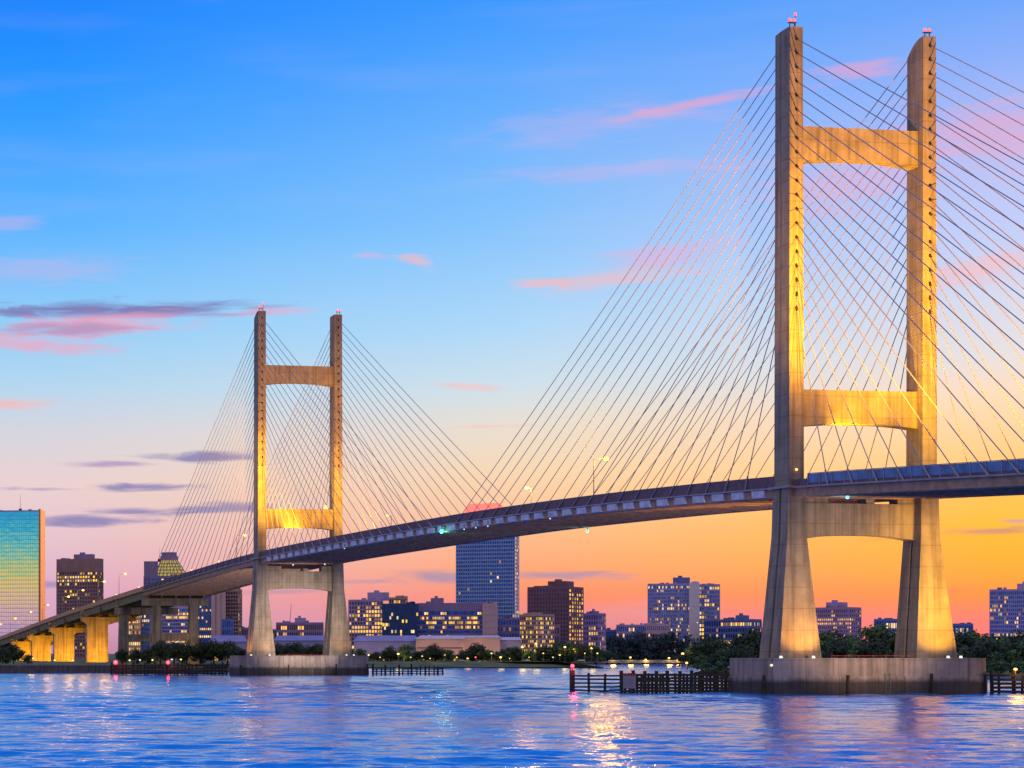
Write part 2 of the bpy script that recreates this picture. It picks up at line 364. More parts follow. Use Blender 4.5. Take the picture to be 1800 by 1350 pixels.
# ------------------------------------------------------------------ water and land
def build_water():
    import numpy as np
    m, nt, b = nt_new('river_water')
    tc = N(nt, 'ShaderNodeTexCoord')
    hs = None
    for sx, sy, scale, det, wgt, dist in ((.6, 1.0, 1.1, 3, .14, .5), (.5, 1.0, .16, 3, .45, .6)):
        mp = N(nt, 'ShaderNodeMapping'); mp.inputs['Scale'].default_value = (sx, sy, 1); mp.inputs['Rotation'].default_value = (0, 0, R(-14))
        L(nt, tc.outputs['Object'], mp.inputs[0])
        n = N(nt, 'ShaderNodeTexNoise'); n.inputs['Scale'].default_value = scale; n.inputs['Detail'].default_value = det; n.inputs['Distortion'].default_value = dist
        L(nt, mp.outputs[0], n.inputs['Vector'])
        mu = N(nt, 'ShaderNodeMath', operation='MULTIPLY'); mu.inputs[1].default_value = wgt; L(nt, n.outputs['Fac'], mu.inputs[0])
        if hs is None: hs = mu.outputs[0]
        else:
            ad = N(nt, 'ShaderNodeMath', operation='ADD'); L(nt, hs, ad.inputs[0]); L(nt, mu.outputs[0], ad.inputs[1]); hs = ad.outputs[0]
    bp = N(nt, 'ShaderNodeBump'); bp.inputs['Strength'].default_value = 1.0; bp.inputs['Distance'].default_value = 1.0
    L(nt, hs, bp.inputs['Height']); L(nt, bp.outputs[0], b.inputs['Normal'])
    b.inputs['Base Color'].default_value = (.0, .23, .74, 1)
    b.inputs['Roughness'].default_value = .10; b.inputs['IOR'].default_value = 1.9
    # wind waves as real relief: a fan of ever larger cells away from the near bank
    rg = np.random.default_rng(5)
    D = 90*np.exp(np.arange(0, 1180)*.0025); tt = np.arange(-.32, 1.0, .0026)
    DD, TT = np.meshgrid(D, tt, indexing='ij'); X = DD*TT; Y = DD; cell = DD*.0026
    Z = np.zeros_like(X)
    nw = 70; lam = np.exp(rg.uniform(np.log(1.6), np.log(20), nw)); ang = rg.normal(R(80), R(24), nw); ph = rg.uniform(0, 6.283, nw)
    gust = .75 + .45*np.sin(X/61+1.3*np.sin(Y/97))*np.sin(Y/83+.8*np.sin(X/140)+1)
    for l, a, p in zip(lam, ang, ph):
        k = 6.2832/l; sl = WAVE*(2/nw)**.5*(.45 if l > 9 else 1.0)
        att = np.clip((l/cell-2.5)/2.5, 0, 1)
        w = k*(np.cos(a)*X+np.sin(a)*Y)+p
        Z += att*sl/k*(np.sin(w)+.18*np.cos(2*w))
    Z *= gust
    nr, ncl = X.shape
    me = bpy.data.meshes.new('river_water')
    co = np.stack([X, Y, Z], -1).reshape(-1, 3).astype(np.float32)
    idx = np.arange(nr*ncl).reshape(nr, ncl)
    q = np.stack([idx[:-1, :-1], idx[:-1, 1:], idx[1:, 1:], idx[1:, :-1]], -1).reshape(-1, 4).astype(np.int32)
    # the rest of the river, flat, butted round the fan
    x0, x1, y0, y1 = -9000., 12000., -2500., 14000.
    c = [X[0, 0], X[0, -1], X[-1, -1], X[-1, 0]]; yy = [Y[0, 0], Y[0, -1], Y[-1, -1], Y[-1, 0]]
    ex = np.array([[x0, y0, -.35], [x1, y0, -.35], [x1, y1, -.35], [x0, y1, -.35]] + [[c[k], yy[k], -.35] for k in range(4)], np.float32)
    nb = len(co); co = np.vstack([co, ex])
    q = np.vstack([q, [[nb, nb+1, nb+5, nb+4], [nb+1, nb+2, nb+6, nb+5], [nb+2, nb+3, nb+7, nb+6], [nb+3, nb, nb+4, nb+7]]]).astype(np.int32)
    me.vertices.add(len(co)); me.vertices.foreach_set('co', co.ravel())
    me.loops.add(q.size); me.loops.foreach_set('vertex_index', q.ravel())
    me.polygons.add(len(q)); me.polygons.foreach_set('loop_start', np.arange(0, q.size, 4, dtype=np.int32)); me.polygons.foreach_set('loop_total', np.full(len(q), 4, np.int32))
    me.polygons.foreach_set('use_smooth', np.ones(len(q), bool))
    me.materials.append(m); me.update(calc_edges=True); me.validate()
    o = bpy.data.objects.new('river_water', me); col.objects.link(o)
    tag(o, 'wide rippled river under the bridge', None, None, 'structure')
WAVE = .225
build_water()

GZ = 3.7
def land(name, pts, z, bank):
    """shore polygon (counter-clockwise): an earth edge, a grass slope, a flat top"""
    n = len(pts); rows = [[], [], []]
    for i in range(n):
        p = Vector(pts[i]); a = Vector(pts[i-1]); b2 = Vector(pts[(i+1) % n])
        t = (b2 - a).normalized(); nin = Vector((-t.y, t.x))
        for r, (d_, zz) in enumerate(((0, -1), (2.2, .9), (bank, z))):
            q = p + nin*d_; rows[r].append((q.x, q.y, zz))
    mb = MB(); v = rows[0]+rows[1]+rows[2]
    mb.add(v, [(i, (i+1) % n, n+(i+1) % n, n+i) for i in range(n)], 1)
    mb.add(v, [(n+i, n+(i+1) % n, 2*n+(i+1) % n, 2*n+i) for i in range(n)], 0)
    mb.add(rows[2], [tuple(range(n))], 0)
    return tag(mb.build(name, [M['grass'], M['earth']]), 'low grassy land across the river' if name == 'ground' else 'wooded point of land on the right', None, None, 'structure')

def wob(a, b, n, amp):
    out = []
    for i in range(n):
        t = i/n
        out.append((a[0]+(b[0]-a[0])*t + rnd.uniform(-amp, amp)*.5, a[1]+(b[1]-a[1])*t + rnd.uniform(-amp, amp)))
    return out
shore = wob((-900, 950), (-20, 945), 8, 10) + wob((-20, 945), (62, 955), 6, 4) + wob((62, 955), (128, 1010), 6, 5) + wob((128, 1010), (165, 1215), 8, 6) \
    + wob((165, 1215), (345, 1235), 14, 5) + wob((345, 1235), (352, 1500), 5, 6) + wob((352, 1500), (420, 1660), 4, 8) + wob((420, 1660), (560, 1680), 6, 8)
shore += [(560, 1680), (2600, 1500), (9000, 1500), (9000, 9000), (-6000, 9000), (-6000, 950)]
land('ground', shore, GZ, 24)
shore2 = wob((284, 905), (330, 842), 6, 5) + wob((330, 842), (520, 760), 10, 6) + wob((520, 760), (1500, 640), 12, 8) + [(1500, 640), (3000, 620), (3000, 1450), (620, 1420), (430, 1250), (330, 1010)]
land('wooded_point', shore2, 2.4, 9)
# ------------------------------------------------------------------ the bridge
BR = empty('cable_stayed_bridge', (170.2, 470, 0), math.atan2(.1708, .9853))
tag(BR, 'long cable-stayed road bridge with two floodlit concrete H-towers crossing the river', 'bridge')
ua = Vector((-.1708, .9853, 0)); un = Vector((.9853, .1708, 0)); B0 = Vector((170.2, 470, 0))
def WB(u, s, z): return B0 + un*u + ua*s + Vector((0, 0, z))
UB = 31.3; SPAN = 395.8
PR = [(-330,33),(-200,38.4),(-80,43.7),(0,47.2),(78,49.4),(149,50.4),(198,50.6),(297,50.0),(396,48.7),(490,45.4),(588,41.0),(655,37.9),(804,30.6),(998,19.4),(1250,6.5)]
def zt(s):
    for k in range(len(PR)-1):
        if s <= PR[k+1][0] or k == len(PR)-2: break
    def sl(i):
        a = max(i-1, 0); b = min(i+1, len(PR)-1)
        return (PR[b][1]-PR[a][1])/(PR[b][0]-PR[a][0])
    x0, y0 = PR[k]; x1, y1 = PR[k+1]; h = x1-x0; t = (s-x0)/h
    return (2*t**3-3*t*t+1)*y0 + (t**3-2*t*t+t)*h*sl(k) + (-2*t**3+3*t*t)*y1 + (t**3-t*t)*h*sl(k+1)

def strip(mb, prof, ss, m=0):
    """sweep a closed (u, dz) profile along the deck line"""
    mb.loft([[(u, s, zt(s)+d) for u, d in prof] for s in ss], m)
def rng(a, b, st):
    n = max(1, round((b-a)/st)); return [a+(b-a)*i/n for i in range(n+1)]
S_END = 588
main = rng(-330, S_END, 8)
d = MB()
# box of the deck with edge girders and open soffit
strip(d, [(-.6,-1.0),(-.6,-4.75),(.9,-4.95),(1.6,-3.4),(UB-1.6,-3.4),(UB-.9,-4.95),(UB+.6,-4.75),(UB+.6,-1.0)][::-1], main, 0)
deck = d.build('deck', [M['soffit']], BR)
f = MB()
strip(f, [(-.74,-1.0),(-.74,-2.5),(-.603,-2.5),(-.603,-1.0)], main); strip(f, [(UB+.603,-1.0),(UB+.603,-2.5),(UB+.74,-2.5),(UB+.74,-1.0)], main)
f.build('fascia', M['barrier'], deck)
f = MB(); strip(f, [(-1.35,-2.51),(-1.35,-2.82),(-.604,-2.9),(-.604,-2.51)], main); strip(f, [(UB+.604,-2.51),(UB+.604,-2.9),(UB+1.35,-2.82),(UB+1.35,-2.51)], main)
f.build('edge_ledge', M['rail'], deck)
f = MB()
for s in rng(-180, S_END-6, 9.0):
    f.box(1.65, UB-1.65, s-.35, s+.35, zt(s)-4.9, zt(s)-3.38)
f.build('floor_beams', M['soffit'], deck)
# road slab surface
f = MB(); strip(f, [(.4,-1.05),(.4,-.98),(UB-.4,-.98),(UB-.4,-1.05)], rng(-330, 1250, 8)); f.build('roadway', M['asphalt'], deck)
# barriers: dark concrete over the main span, blue screens on the near side span
f = MB(); strip(f, [(-.7,0),(-.7,-1.0),(-.35,-1.0),(-.4,0)], rng(-2, S_END, 8)); strip(f, [(UB+.4,0),(UB+.35,-1.0),(UB+.7,-1.0),(UB+.7,0)], rng(-330, S_END, 8))
f.build('barrier', M['barrier'], deck)
f = MB()
for s in rng(-324, -9, 4.7)[:-1]:
    a, b = s+.12, s+4.55
    f.add([(-.82,a,zt(a)-.05),(-.82,b,zt(b)-.05),(-.82,b,zt(b)-1.95),(-.82,a,zt(a)-1.95),(-.76,a,zt(a)-.05),(-.76,b,zt(b)-.05),(-.76,b,zt(b)-1.95),(-.76,a,zt(a)-1.95)],
          [(0,1,2,3),(7,6,5,4),(0,4,5,1),(2,6,7,3),(1,5,6,2),(0,3,7,4)])
f.build('blue_screen', M['blue_screen'], deck)
f = MB()
for s in rng(-324, -9, 4.7):
    f.box(-.9, -.7, s-.1, s+.1, zt(s)-2.5, zt(s)+.05)
strip(f, [(-.9,.12),(-.9,-.02),(-.7,-.02),(-.7,.12)], rng(-324, -9, 8)); f.build('screen_frame', M['rail'], deck)
NC = 20; S0, DS = 17.0, 9.0
# pale edge panels between the stay anchorages of the main span
pm = None
for s in [S0-DS*.5-4 + DS*i for i in range(0, 43)]:
    if s > SPAN-18: break
    q = MB(); a, b = s, s+5.4
    def ring(ss): z = zt(ss); return [(-1.12,ss,z-2.92),(-1.02,ss,z-4.5),(-.61,ss,z-4.6),(-.61,ss,z-2.92)]
    q.loft([ring(a), ring(b)])
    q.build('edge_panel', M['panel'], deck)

# ---- towers
def leg(u0, s0, low, top_far, ztop, mat):
    mb = MB()
    def prof(z, a, b, hs, g=.42, dd=.45):
        p = [(a,-hs),(b,-hs),(b,-g),(b-dd,-g),(b-dd,g),(b,g),(b,hs),(a,hs),(a,g),(a+dd,g),(a+dd,-g),(a,-g)]
        return [(u0+x, s0+y, z) for x, y in p]
    (la, lb) = low
    rings = [prof(7.8, la, lb, 4.3), prof(8.6, la*.985, lb*.985, 4.26), prof(20, (la+2.3)*.52-2.3, (lb-2.3)*.52+2.3, 3.78), prof(34, -2.25, 2.25, 3.3), prof(44.6, -2.0, 2.0, 3.15)]
    mb.loft(rings)
    up = []
    for z in (44.6, 70, 100, 132, ztop-4.0):
        t = (z-44.6)/100; a = 1.72-.2*t; hs = 3.08-.12*t
        up.append([(u0-a, s0-hs, z), (u0+a, s0-hs, z), (u0+a, s0+hs, z), (u0-a, s0+hs, z)])
    mb.loft(up, cap=False)
    # top: sloping down to the far side with a rounded run
    z = ztop-4.0; a = 1.52; hs = 2.97; n = 6
    v = []; tops = []
    for k in range(n+1):
        y = -hs + 2*hs*k/n; e = k/n
        zz = ztop - top_far*e**2.2
        tops.append((y, zz))
    base = [(u0-a, s0-hs, z), (u0+a, s0-hs, z), (u0+a, s0+hs, z), (u0-a, s0+hs, z)]
    vv = base + [(u0-a, s0+y, zz) for y, zz in tops] + [(u0+a, s0+y, zz) for y, zz in tops]
    Lf = [4+k for k in range(n+1)]; Rt = [4+n+1+k for k in range(n+1)]
    fs = [tuple([0] + Lf + [3]), tuple([1, 2] + Rt[::-1])] + [(Lf[k], Rt[k], Rt[k+1], Lf[k+1]) for k in range(n)] + [(0, 1, Rt[0], Lf[0]), (2, 3, Lf[n], Rt[n])]
    mb.add(vv, fs)
    return mb.build('tower_leg', mat, BR)

def crossbeam(s0, z0, z1, arch, name='crossbeam'):
    mb = MB(); n = 14; u0, u1 = 1.5, UB-1.5; r0, r1 = -1.15, 2.5
    rings = []
    for k in range(n+1):
        t = k/n; u = u0+(u1-u0)*t; e = abs(2*t-1)
        zb = z0 + arch*(1-e**2.4)
        rings.append([(u, s0+r0, zb), (u, s0+r0, z1), (u, s0+r1, z1), (u, s0+r1, zb)])
    mb.loft(rings); return mb.build(name, M['conc'], BR)

def beacon(parent, u, s, z, kind):
    mb = MB()
    if kind == 0:
        for dx in (-.55, .55):
            mb.tube((u+dx, s-1.6, z-.2), (u+dx, s-1.6, z+1.3), .12)
        mb.box(u-.9, u+.9, s-2.0, s-1.2, z+1.15, z+1.3)
    else:
        mb.tube((u, s-1.2, z-.2), (u, s-1.2, z+3.2), .11)
    st = mb.build('beacon_mast', M['red_mast'] if kind else M['steel'], parent)
    if kind == 0:
        for x in (u-.55, u+.55):
            mb = MB(); mb.tube((x, s-1.6, z+1.3), (x, s-1.6, z+2.1), .33, .26, n=10); mb.build('beacon_lamp', M['pink_glow'], parent)
    else:
        mb = MB(); mb.tube((u, s-1.2, z+3.15), (u, s-1.2, z+3.8), .27, .2, n=10); mb.build('beacon_lamp', M['pink_glow'], parent)
M['red_mast'] = plain('red_painted_mast', (.45, .06, .05), .5)

def pedestal(s0):
    mb = MB()
    # upper block, set back on the wider lower cap, with cut corners
    def oct_(a0, a1, b, z, c): return [(a0+c,s0-b,z),(a1-c,s0-b,z),(a1,s0-b+c,z),(a1,s0+b-c,z),(a1-c,s0+b,z),(a0+c,s0+b,z),(a0,s0+b-c,z),(a0,s0-b+c,z)]
    mb.loft([oct_(-10.6, 42.6, 7.0, -2, .3), oct_(-10.6, 42.6, 7.0, 3.9, .3)])
    mb.loft([oct_(-10.35, 42.35, 6.75, 3.85, .3), oct_(-10.35, 42.35, 6.75, 7.8, .3)])
    p = mb.build('pile_cap', M['conc_ped'], BR)
    q = MB(); y = s0-6.5
    for k in range(7): q.tube((6.0+k*3.2, y, 7.7), (6.0+k*3.2, y, 8.3), .04, n=5)
    for z in (8.3,): q.tube((6.0, y, z), (25.2, y, z), .05, n=5)
    q.build('cap_railing', M['red_mast'] if 'red_mast' in M else M['rail'], p)
    for u in (-9.9, 9.5, 29.0, 41.8):
        q = MB(); q.tube((u, s0-7.3, -1), (u, s0-7.3, 4.2+.3*(u > 20)), .3, n=8); q.build('rubbing_pile', M['timber_w'], p)
    q = MB(); q.box(18.2, 18.3, s0-7.2, s0-7.05, -.5, 4.6); q.box(19.3, 19.4, s0-7.2, s0-7.05, -.5, 4.6)
    for k in range(10): q.box(18.25, 19.35, s0-7.17, s0-7.08, .2+k*.42, .28+k*.42)
    q.build('ladder', M['steel'], p)
    for u in (2, 33.5, 36.5, -5.5):
        q = MB(); q.box(u-.3, u+.3, s0-6.6, s0-6.2, 7.8, 7.95); q.loft([[(u-.3, s0-6.55, 7.95), (u+.3, s0-6.55, 7.95), (u+.3, s0-6.25, 7.95), (u-.3, s0-6.25, 7.95)], [(u-.25, s0-6.45, 8.3), (u+.25, s0-6.45, 8.3), (u+.25, s0-6.2, 8.3), (u-.25, s0-6.2, 8.3)]])
        q.build('floodlight', M['white'], p)
    return p

tops = {}
for s0, lowA, lowB, cA, cB, zA, zB in ((0, (-4.6, 5.1), (-3.9, 5.8), .5, 3.4, 143.2, 142.6), (SPAN, (-4.6, 5.1), (-4.2, 5.4), 2.4, .3, 143.4, 142.8)):
    pedestal(s0)
    A = leg(0, s0, lowA, cA, zA, M['conc']); Bl = leg(UB, s0, lowB, cB, zB, M['conc'])
    beacon(A, -.2, s0, zA, 0); beacon(A, 1.1, s0+.6, zA-.1, 1)
    beacon(Bl, .3, s0, zB, 0) if s0 == 0 else beacon(Bl, UB+.4, s0, zB, 0)
    crossbeam(s0, 114.6, 122.4, 1.0); crossbeam(s0, 57.6, 65.7, .9); 
    lb = crossbeam(s0, 33.2, 41.2, 1.2)
    for a, b2, zz in ((2.2, 8.5, 43.2), (17.5, 19.5, 42.2), (25, 29.2, 43.2)):
        q = MB(); q.box(a, b2, s0-1.0, s0+2.3, 41.2, zz); q.build('bearing_block', M['conc'], lb)
    # the walkway lip round each leg
    for lo, u in ((A, 0), (Bl, UB)):
        q = MB(); zz = zt(s0)-2.4; q.box(u-2.6, u+2.6, s0-4.2, s0+4.2, zz-.5, zz); q.build('leg_collar', M['rail'], lo)
# the beacon helper places the first tower's right lamp at u = .3: shift to its leg
for o in list(bpy.data.objects):
    if o.name.startswith('beacon') and o.parent and o.parent.name == 'tower_leg.001': o.location.x = UB

# ---- stay cables
def cable_mb(mb, p0, p1, r, face):
    p0 = Vector(p0); p1 = Vector(p1); n = 6; pts = []
    for k in range(n+1):
        t = k/n; p = p0.lerp(p1, t); p.z -= .0045*(p1-p0).length*4*t*(1-t)*.5; pts.append(p)
    for k in range(n): mb.tube(pts[k], pts[k+1], r, n=6)
    dd = (pts[1]-pts[0]).normalized()
    mb.tube(pts[0]-dd*.3, pts[0]+dd*.8, .30, .26, n=8, m=1)
    de = (pts[-2]-pts[-1]).normalized(); mb.tube(pts[-1]-de*.4, pts[-1]+de*3.2, .22, .2, n=6, m=0)
rest = MB(); nc = 0
for s0 in (0, SPAN):
    for u, uo in ((0, -.95), (UB, UB+.95)):
        for sg in (-1, 1):
            for i in range(NC):
                zz = 83 + (140.6-83)*i/(NC-1); s1 = s0 + sg*(S0+DS*i)
                if s0 == 0 and sg < 0 and s1 < -205: continue
                p0 = (u, s0+sg*3.0, zz); p1 = (uo, s1, zt(s1)-2.5)
                own = s0 == 0 or (u == 0 and sg < 0)
                if own and nc < 100:
                    mb = MB(); cable_mb(mb, p0, p1, .105, sg); mb.build('stay_cable', [M['cable'], M['sleeve']], BR); nc += 1
                else: cable_mb(rest, p0, p1, .105, sg)
tag(rest.build('stay_cables', [M['cable'], M['sleeve']], BR), None, None, None, 'stuff')

# ---- approach viaduct beyond the far tower
ap = rng(S_END+.6, 1250, 9)
f = MB(); strip(f, [(.2,-1.06),(.2,-2.2),(1.2,-5.6),(2.4,-5.6),(2.8,-2.4),(UB-2.8,-2.4),(UB-2.4,-5.6),(UB-1.2,-5.6),(UB-.2,-2.2),(UB-.2,-1.06)][::-1], ap)
for k in (8.5, 15.6, 22.7): strip(f, [(k-.5,-2.45),(k-.5,-5.5),(k+.5,-5.5),(k+.5,-2.45)], ap)
adeck = f.build('approach_girders', M['conc_app'], BR)
f = MB(); strip(f, [(-.55,0),(-.75,-2.25),(.18,-2.25),(-.2,0)], ap); strip(f, [(UB+.2,0),(UB-.18,-2.25),(UB+.75,-2.25),(UB+.55,0)], ap)
f.build('approach_barrier', M['barrier_lamplit'], adeck)
for s in (588, 649, 688, 735, 781, 826, 862, 897, 925, 953, 1000, 1050):
    z = zt(s); f = MB(); f.box(-.3, .75, s-.35, s+.35, z-6.0, z-2.26); f.build('girder_diaphragm', M['conc_app'], adeck)
piers = [(590, 'twin'), (649, 'twin'), (735, 'wall'), (826, 'wall'), (897, 'wall'), (953, 'wall'), (1010, 'wall'), (1070, 'wall')]
for s, kind in piers:
    zc = zt(s)-6.3 if kind == 'twin' and s > 600 else zt(s)-5.7
    mb = MB()
    if kind == 'twin':
        mb.box(-.6, UB+.6, s-2.0, s+2.0, zc-3.6, zc)
        for u in ((6.0, 24.5) if s < 600 else (3.5, 21.0)):
            mb.loft([[(u-2.7, s-1.8, 1.5),(u+2.7, s-1.8, 1.5),(u+2.7, s+1.8, 1.5),(u-2.7, s+1.8, 1.5)], [(u-2.0, s-1.5, zc-3.55),(u+2.0, s-1.5, zc-3.55),(u+2.0, s+1.5, zc-3.55),(u-2.0, s+1.5, zc-3.55)]])
        mb.box(3, UB-6, s-1.2, s+1.2, 14.6, 18.2)
    else:
        h = [(-.4, zc), (-.4, zc-2.0), (2.2, zc-3.4), (2.6, zc-4.2), (2.6, 1.5), (14.6, 1.5), (14.6, zc-4.2), (16, zc-3.2), (UB-1, zc-2.2), (UB-1, zc)]
        mb.loft([[(a, s-1.7, b) for a, b in h], [(a, s+1.7, b) for a, b in h]])
    mb.build('approach_pier', M['conc_app'], BR)

# ---- lights fixed under the deck
def nav(u, s, dz, r, mat, pw=None, c=None):
    z = zt(s)+dz
    mb = MB(); mb.ball((u, s, z), r, m=0); mb.tube((u, s, z+r*.7), (u, s, z+1.5), .12, n=6, m=1)
    mb.build('navigation_light', [M[mat], M['steel']], deck)
    if pw: lamp('POINT', 'navigation_lamp', WB(u-.4, s, z-1.1), pw, c, rad=.5)
nav(-1.6, 198, -4.6, .62, 'teal', 900, (.15, 1, .85))
nav(UB-.5, 166, -5.9, .45, 'teal', 300, (.15, 1, .85))
nav(6.5, -12, -5.0, .38, 'blue_l', 500, (.2, .65, 1))
for s in (181, 172, 163, 290, 120): nav(-1.25, s, -4.95, .2, 'white')
nav(12, SPAN-5, -5.3, .32, 'white'); nav(25, SPAN-5, -5.0, .3, 'white')

# ---- floodlights on the towers
YEL = (1.0, .47, .0); YO = (1.0, .42, .05)
for s0, k in ((0, 1.0), (SPAN, .95)):
    zd = zt(s0-60)+3; nr_ = s0 == 0
    lamp('SPOT', 'tower_floodlight', WB(-8, s0-76, zd-4), (1500000 if nr_ else 1500000), YEL, WB(-.2, s0-3, 87 if nr_ else 77), R(32), 1)
    lamp('SPOT', 'tower_floodlight', WB(25, s0-60, zd), (500000 if nr_ else 400000), YEL, WB(UB+(1.5 if nr_ else 7), s0-3, 84 if nr_ else 74), R(58 if nr_ else 42), 1)
    lamp('SPOT', 'tower_floodlight', WB(13, s0-78, zd), 1350000 if nr_ else 640000, (1, .40, 0), WB(UB-12 if nr_ else 15, s0-3, 106 if nr_ else 92), R(72), 1)
    lamp('SPOT', 'tower_floodlight', WB(9, s0-4.5, zt(s0)+2), 90000*k, YEL, WB(UB-1, s0, 92), R(80), 1)
    lamp('SPOT', 'tower_floodlight', WB(19, s0-34, zd+1), (110000 if nr_ else 18000), YEL, WB(UB+1.5, s0-3, 55), R(34), 1)
    lamp('SPOT', 'tower_floodlight', WB(15, s0-34, zd+1), 16000*k, (1, .45, .12), WB(.2, s0-3, 56), R(34), 1)
    lamp('SPOT', 'lower_leg_flood_fill', WB(2, s0-12, 8.2), 15000 if nr_ else 2500, YO, WB(.3, s0-4, 18), R(98), .7)
    lamp('SPOT', 'lower_leg_flood_fill', WB(33, s0-13, 8.2), 18000 if nr_ else 2500, YEL, WB(UB+1, s0-4, 19), R(98), .7)
    lamp('SPOT', 'lower_leg_flood_fill', WB(13, s0-74, 7), 220000 if nr_ else 330000, (1, .66, .36) if nr_ else (1, .80, .62), WB(14, s0, 22), R(42), 1)  # fill spot added out over the water to brighten the lower legs
lamp('SPOT', 'lower_leg_flood_fill', WB(38, -46, 4.5), 300000, YEL, WB(UB+.9, -3, 27), R(36), 1)
lamp('SPOT', 'tower_floodlight', WB(-14, -16, zt(-16)+1), 30000, YEL, WB(-1.6, -2, 96), R(36), 1)
lamp('SPOT', 'lower_leg_flood_fill', WB(-9.5, SPAN-2, 8.5), 4000, YO, WB(-4, SPAN, 16), R(120), .9)
for s in (735, 826, 897, 953):
    lamp('SPOT', 'pier_floodlight', WB(10, s-17, 4.5), 36000, (1, .44, .0), WB(9, s, 12), R(120), .8)
lamp('POINT', 'pier_floodlight', WB(20, 580, 6), 1200, (1, .47, .02))

ORD = 'leftmost second third fourth fifth sixth seventh eighth ninth tenth eleventh twelfth thirteenth fourteenth fifteenth sixteenth seventeenth eighteenth nineteenth twentieth twenty-first twenty-second twenty-third twenty-fourth twenty-fifth twenty-sixth twenty-seventh twenty-eighth twenty-ninth thirtieth'.split()
def ordn(i): return 'leftmost' if i == 0 else ORD[i] + ' from the left'

# ------------------------------------------------------------------ city
def facade_mats():
    M['g_navy'] = glass('navy_glass', (.02, .09, .46), .2, .7)
    M['g_blue'] = glass('blue_glass', (.03, .12, .55), .12, .8)
    M['g_deep'] = glass('deep_blue_glass', (.006, .05, .20), .35, .0, .25)
    M['g_dark'] = glass('dark_glass', (.10, .06, .13), .25, .25)
    M['g_mirror'] = glass('mirror_glass', (.93, .95, .95), .03, 1.0, .03)
    M['w_pale'] = plain('pale_wall', (.50, .42, .52), .8, 0, .12, .1)
    M['w_lilac'] = plain('lilac_wall', (.42, .32, .56), .8, 0, .15, .1)
    M['w_mauve'] = plain('mauve_wall', (.28, .20, .38), .8, 0, .15, .1)
    M['w_brown'] = plain('brown_wall', (.22, .11, .14), .8, 0, .2, .1)
    M['w_dark'] = plain('dark_wall', (.34, .19, .20), .8, 0, .2, .1)
    M['w_tan'] = plain('tan_wall', (.48, .32, .26), .8, 0, .15, .1)
    M['w_pink'] = plain('pink_wall', (.62, .40, .42), .8, 0, .1, .1)
    M['w_white'] = plain('white_wall', (.74, .66, .70), .7, 0, .08, .1)
    M['w_steel'] = plain('blue_grey_mullion', (.30, .42, .70), .6, .0, .1, .1)
    M['w_mallow'] = plain('mallow_wall', (.42, .24, .34), .8, 0, .15, .1)
    M['w_slate'] = plain('slate_wall', (.13, .17, .40), .8, 0, .15, .1)
facade_mats()

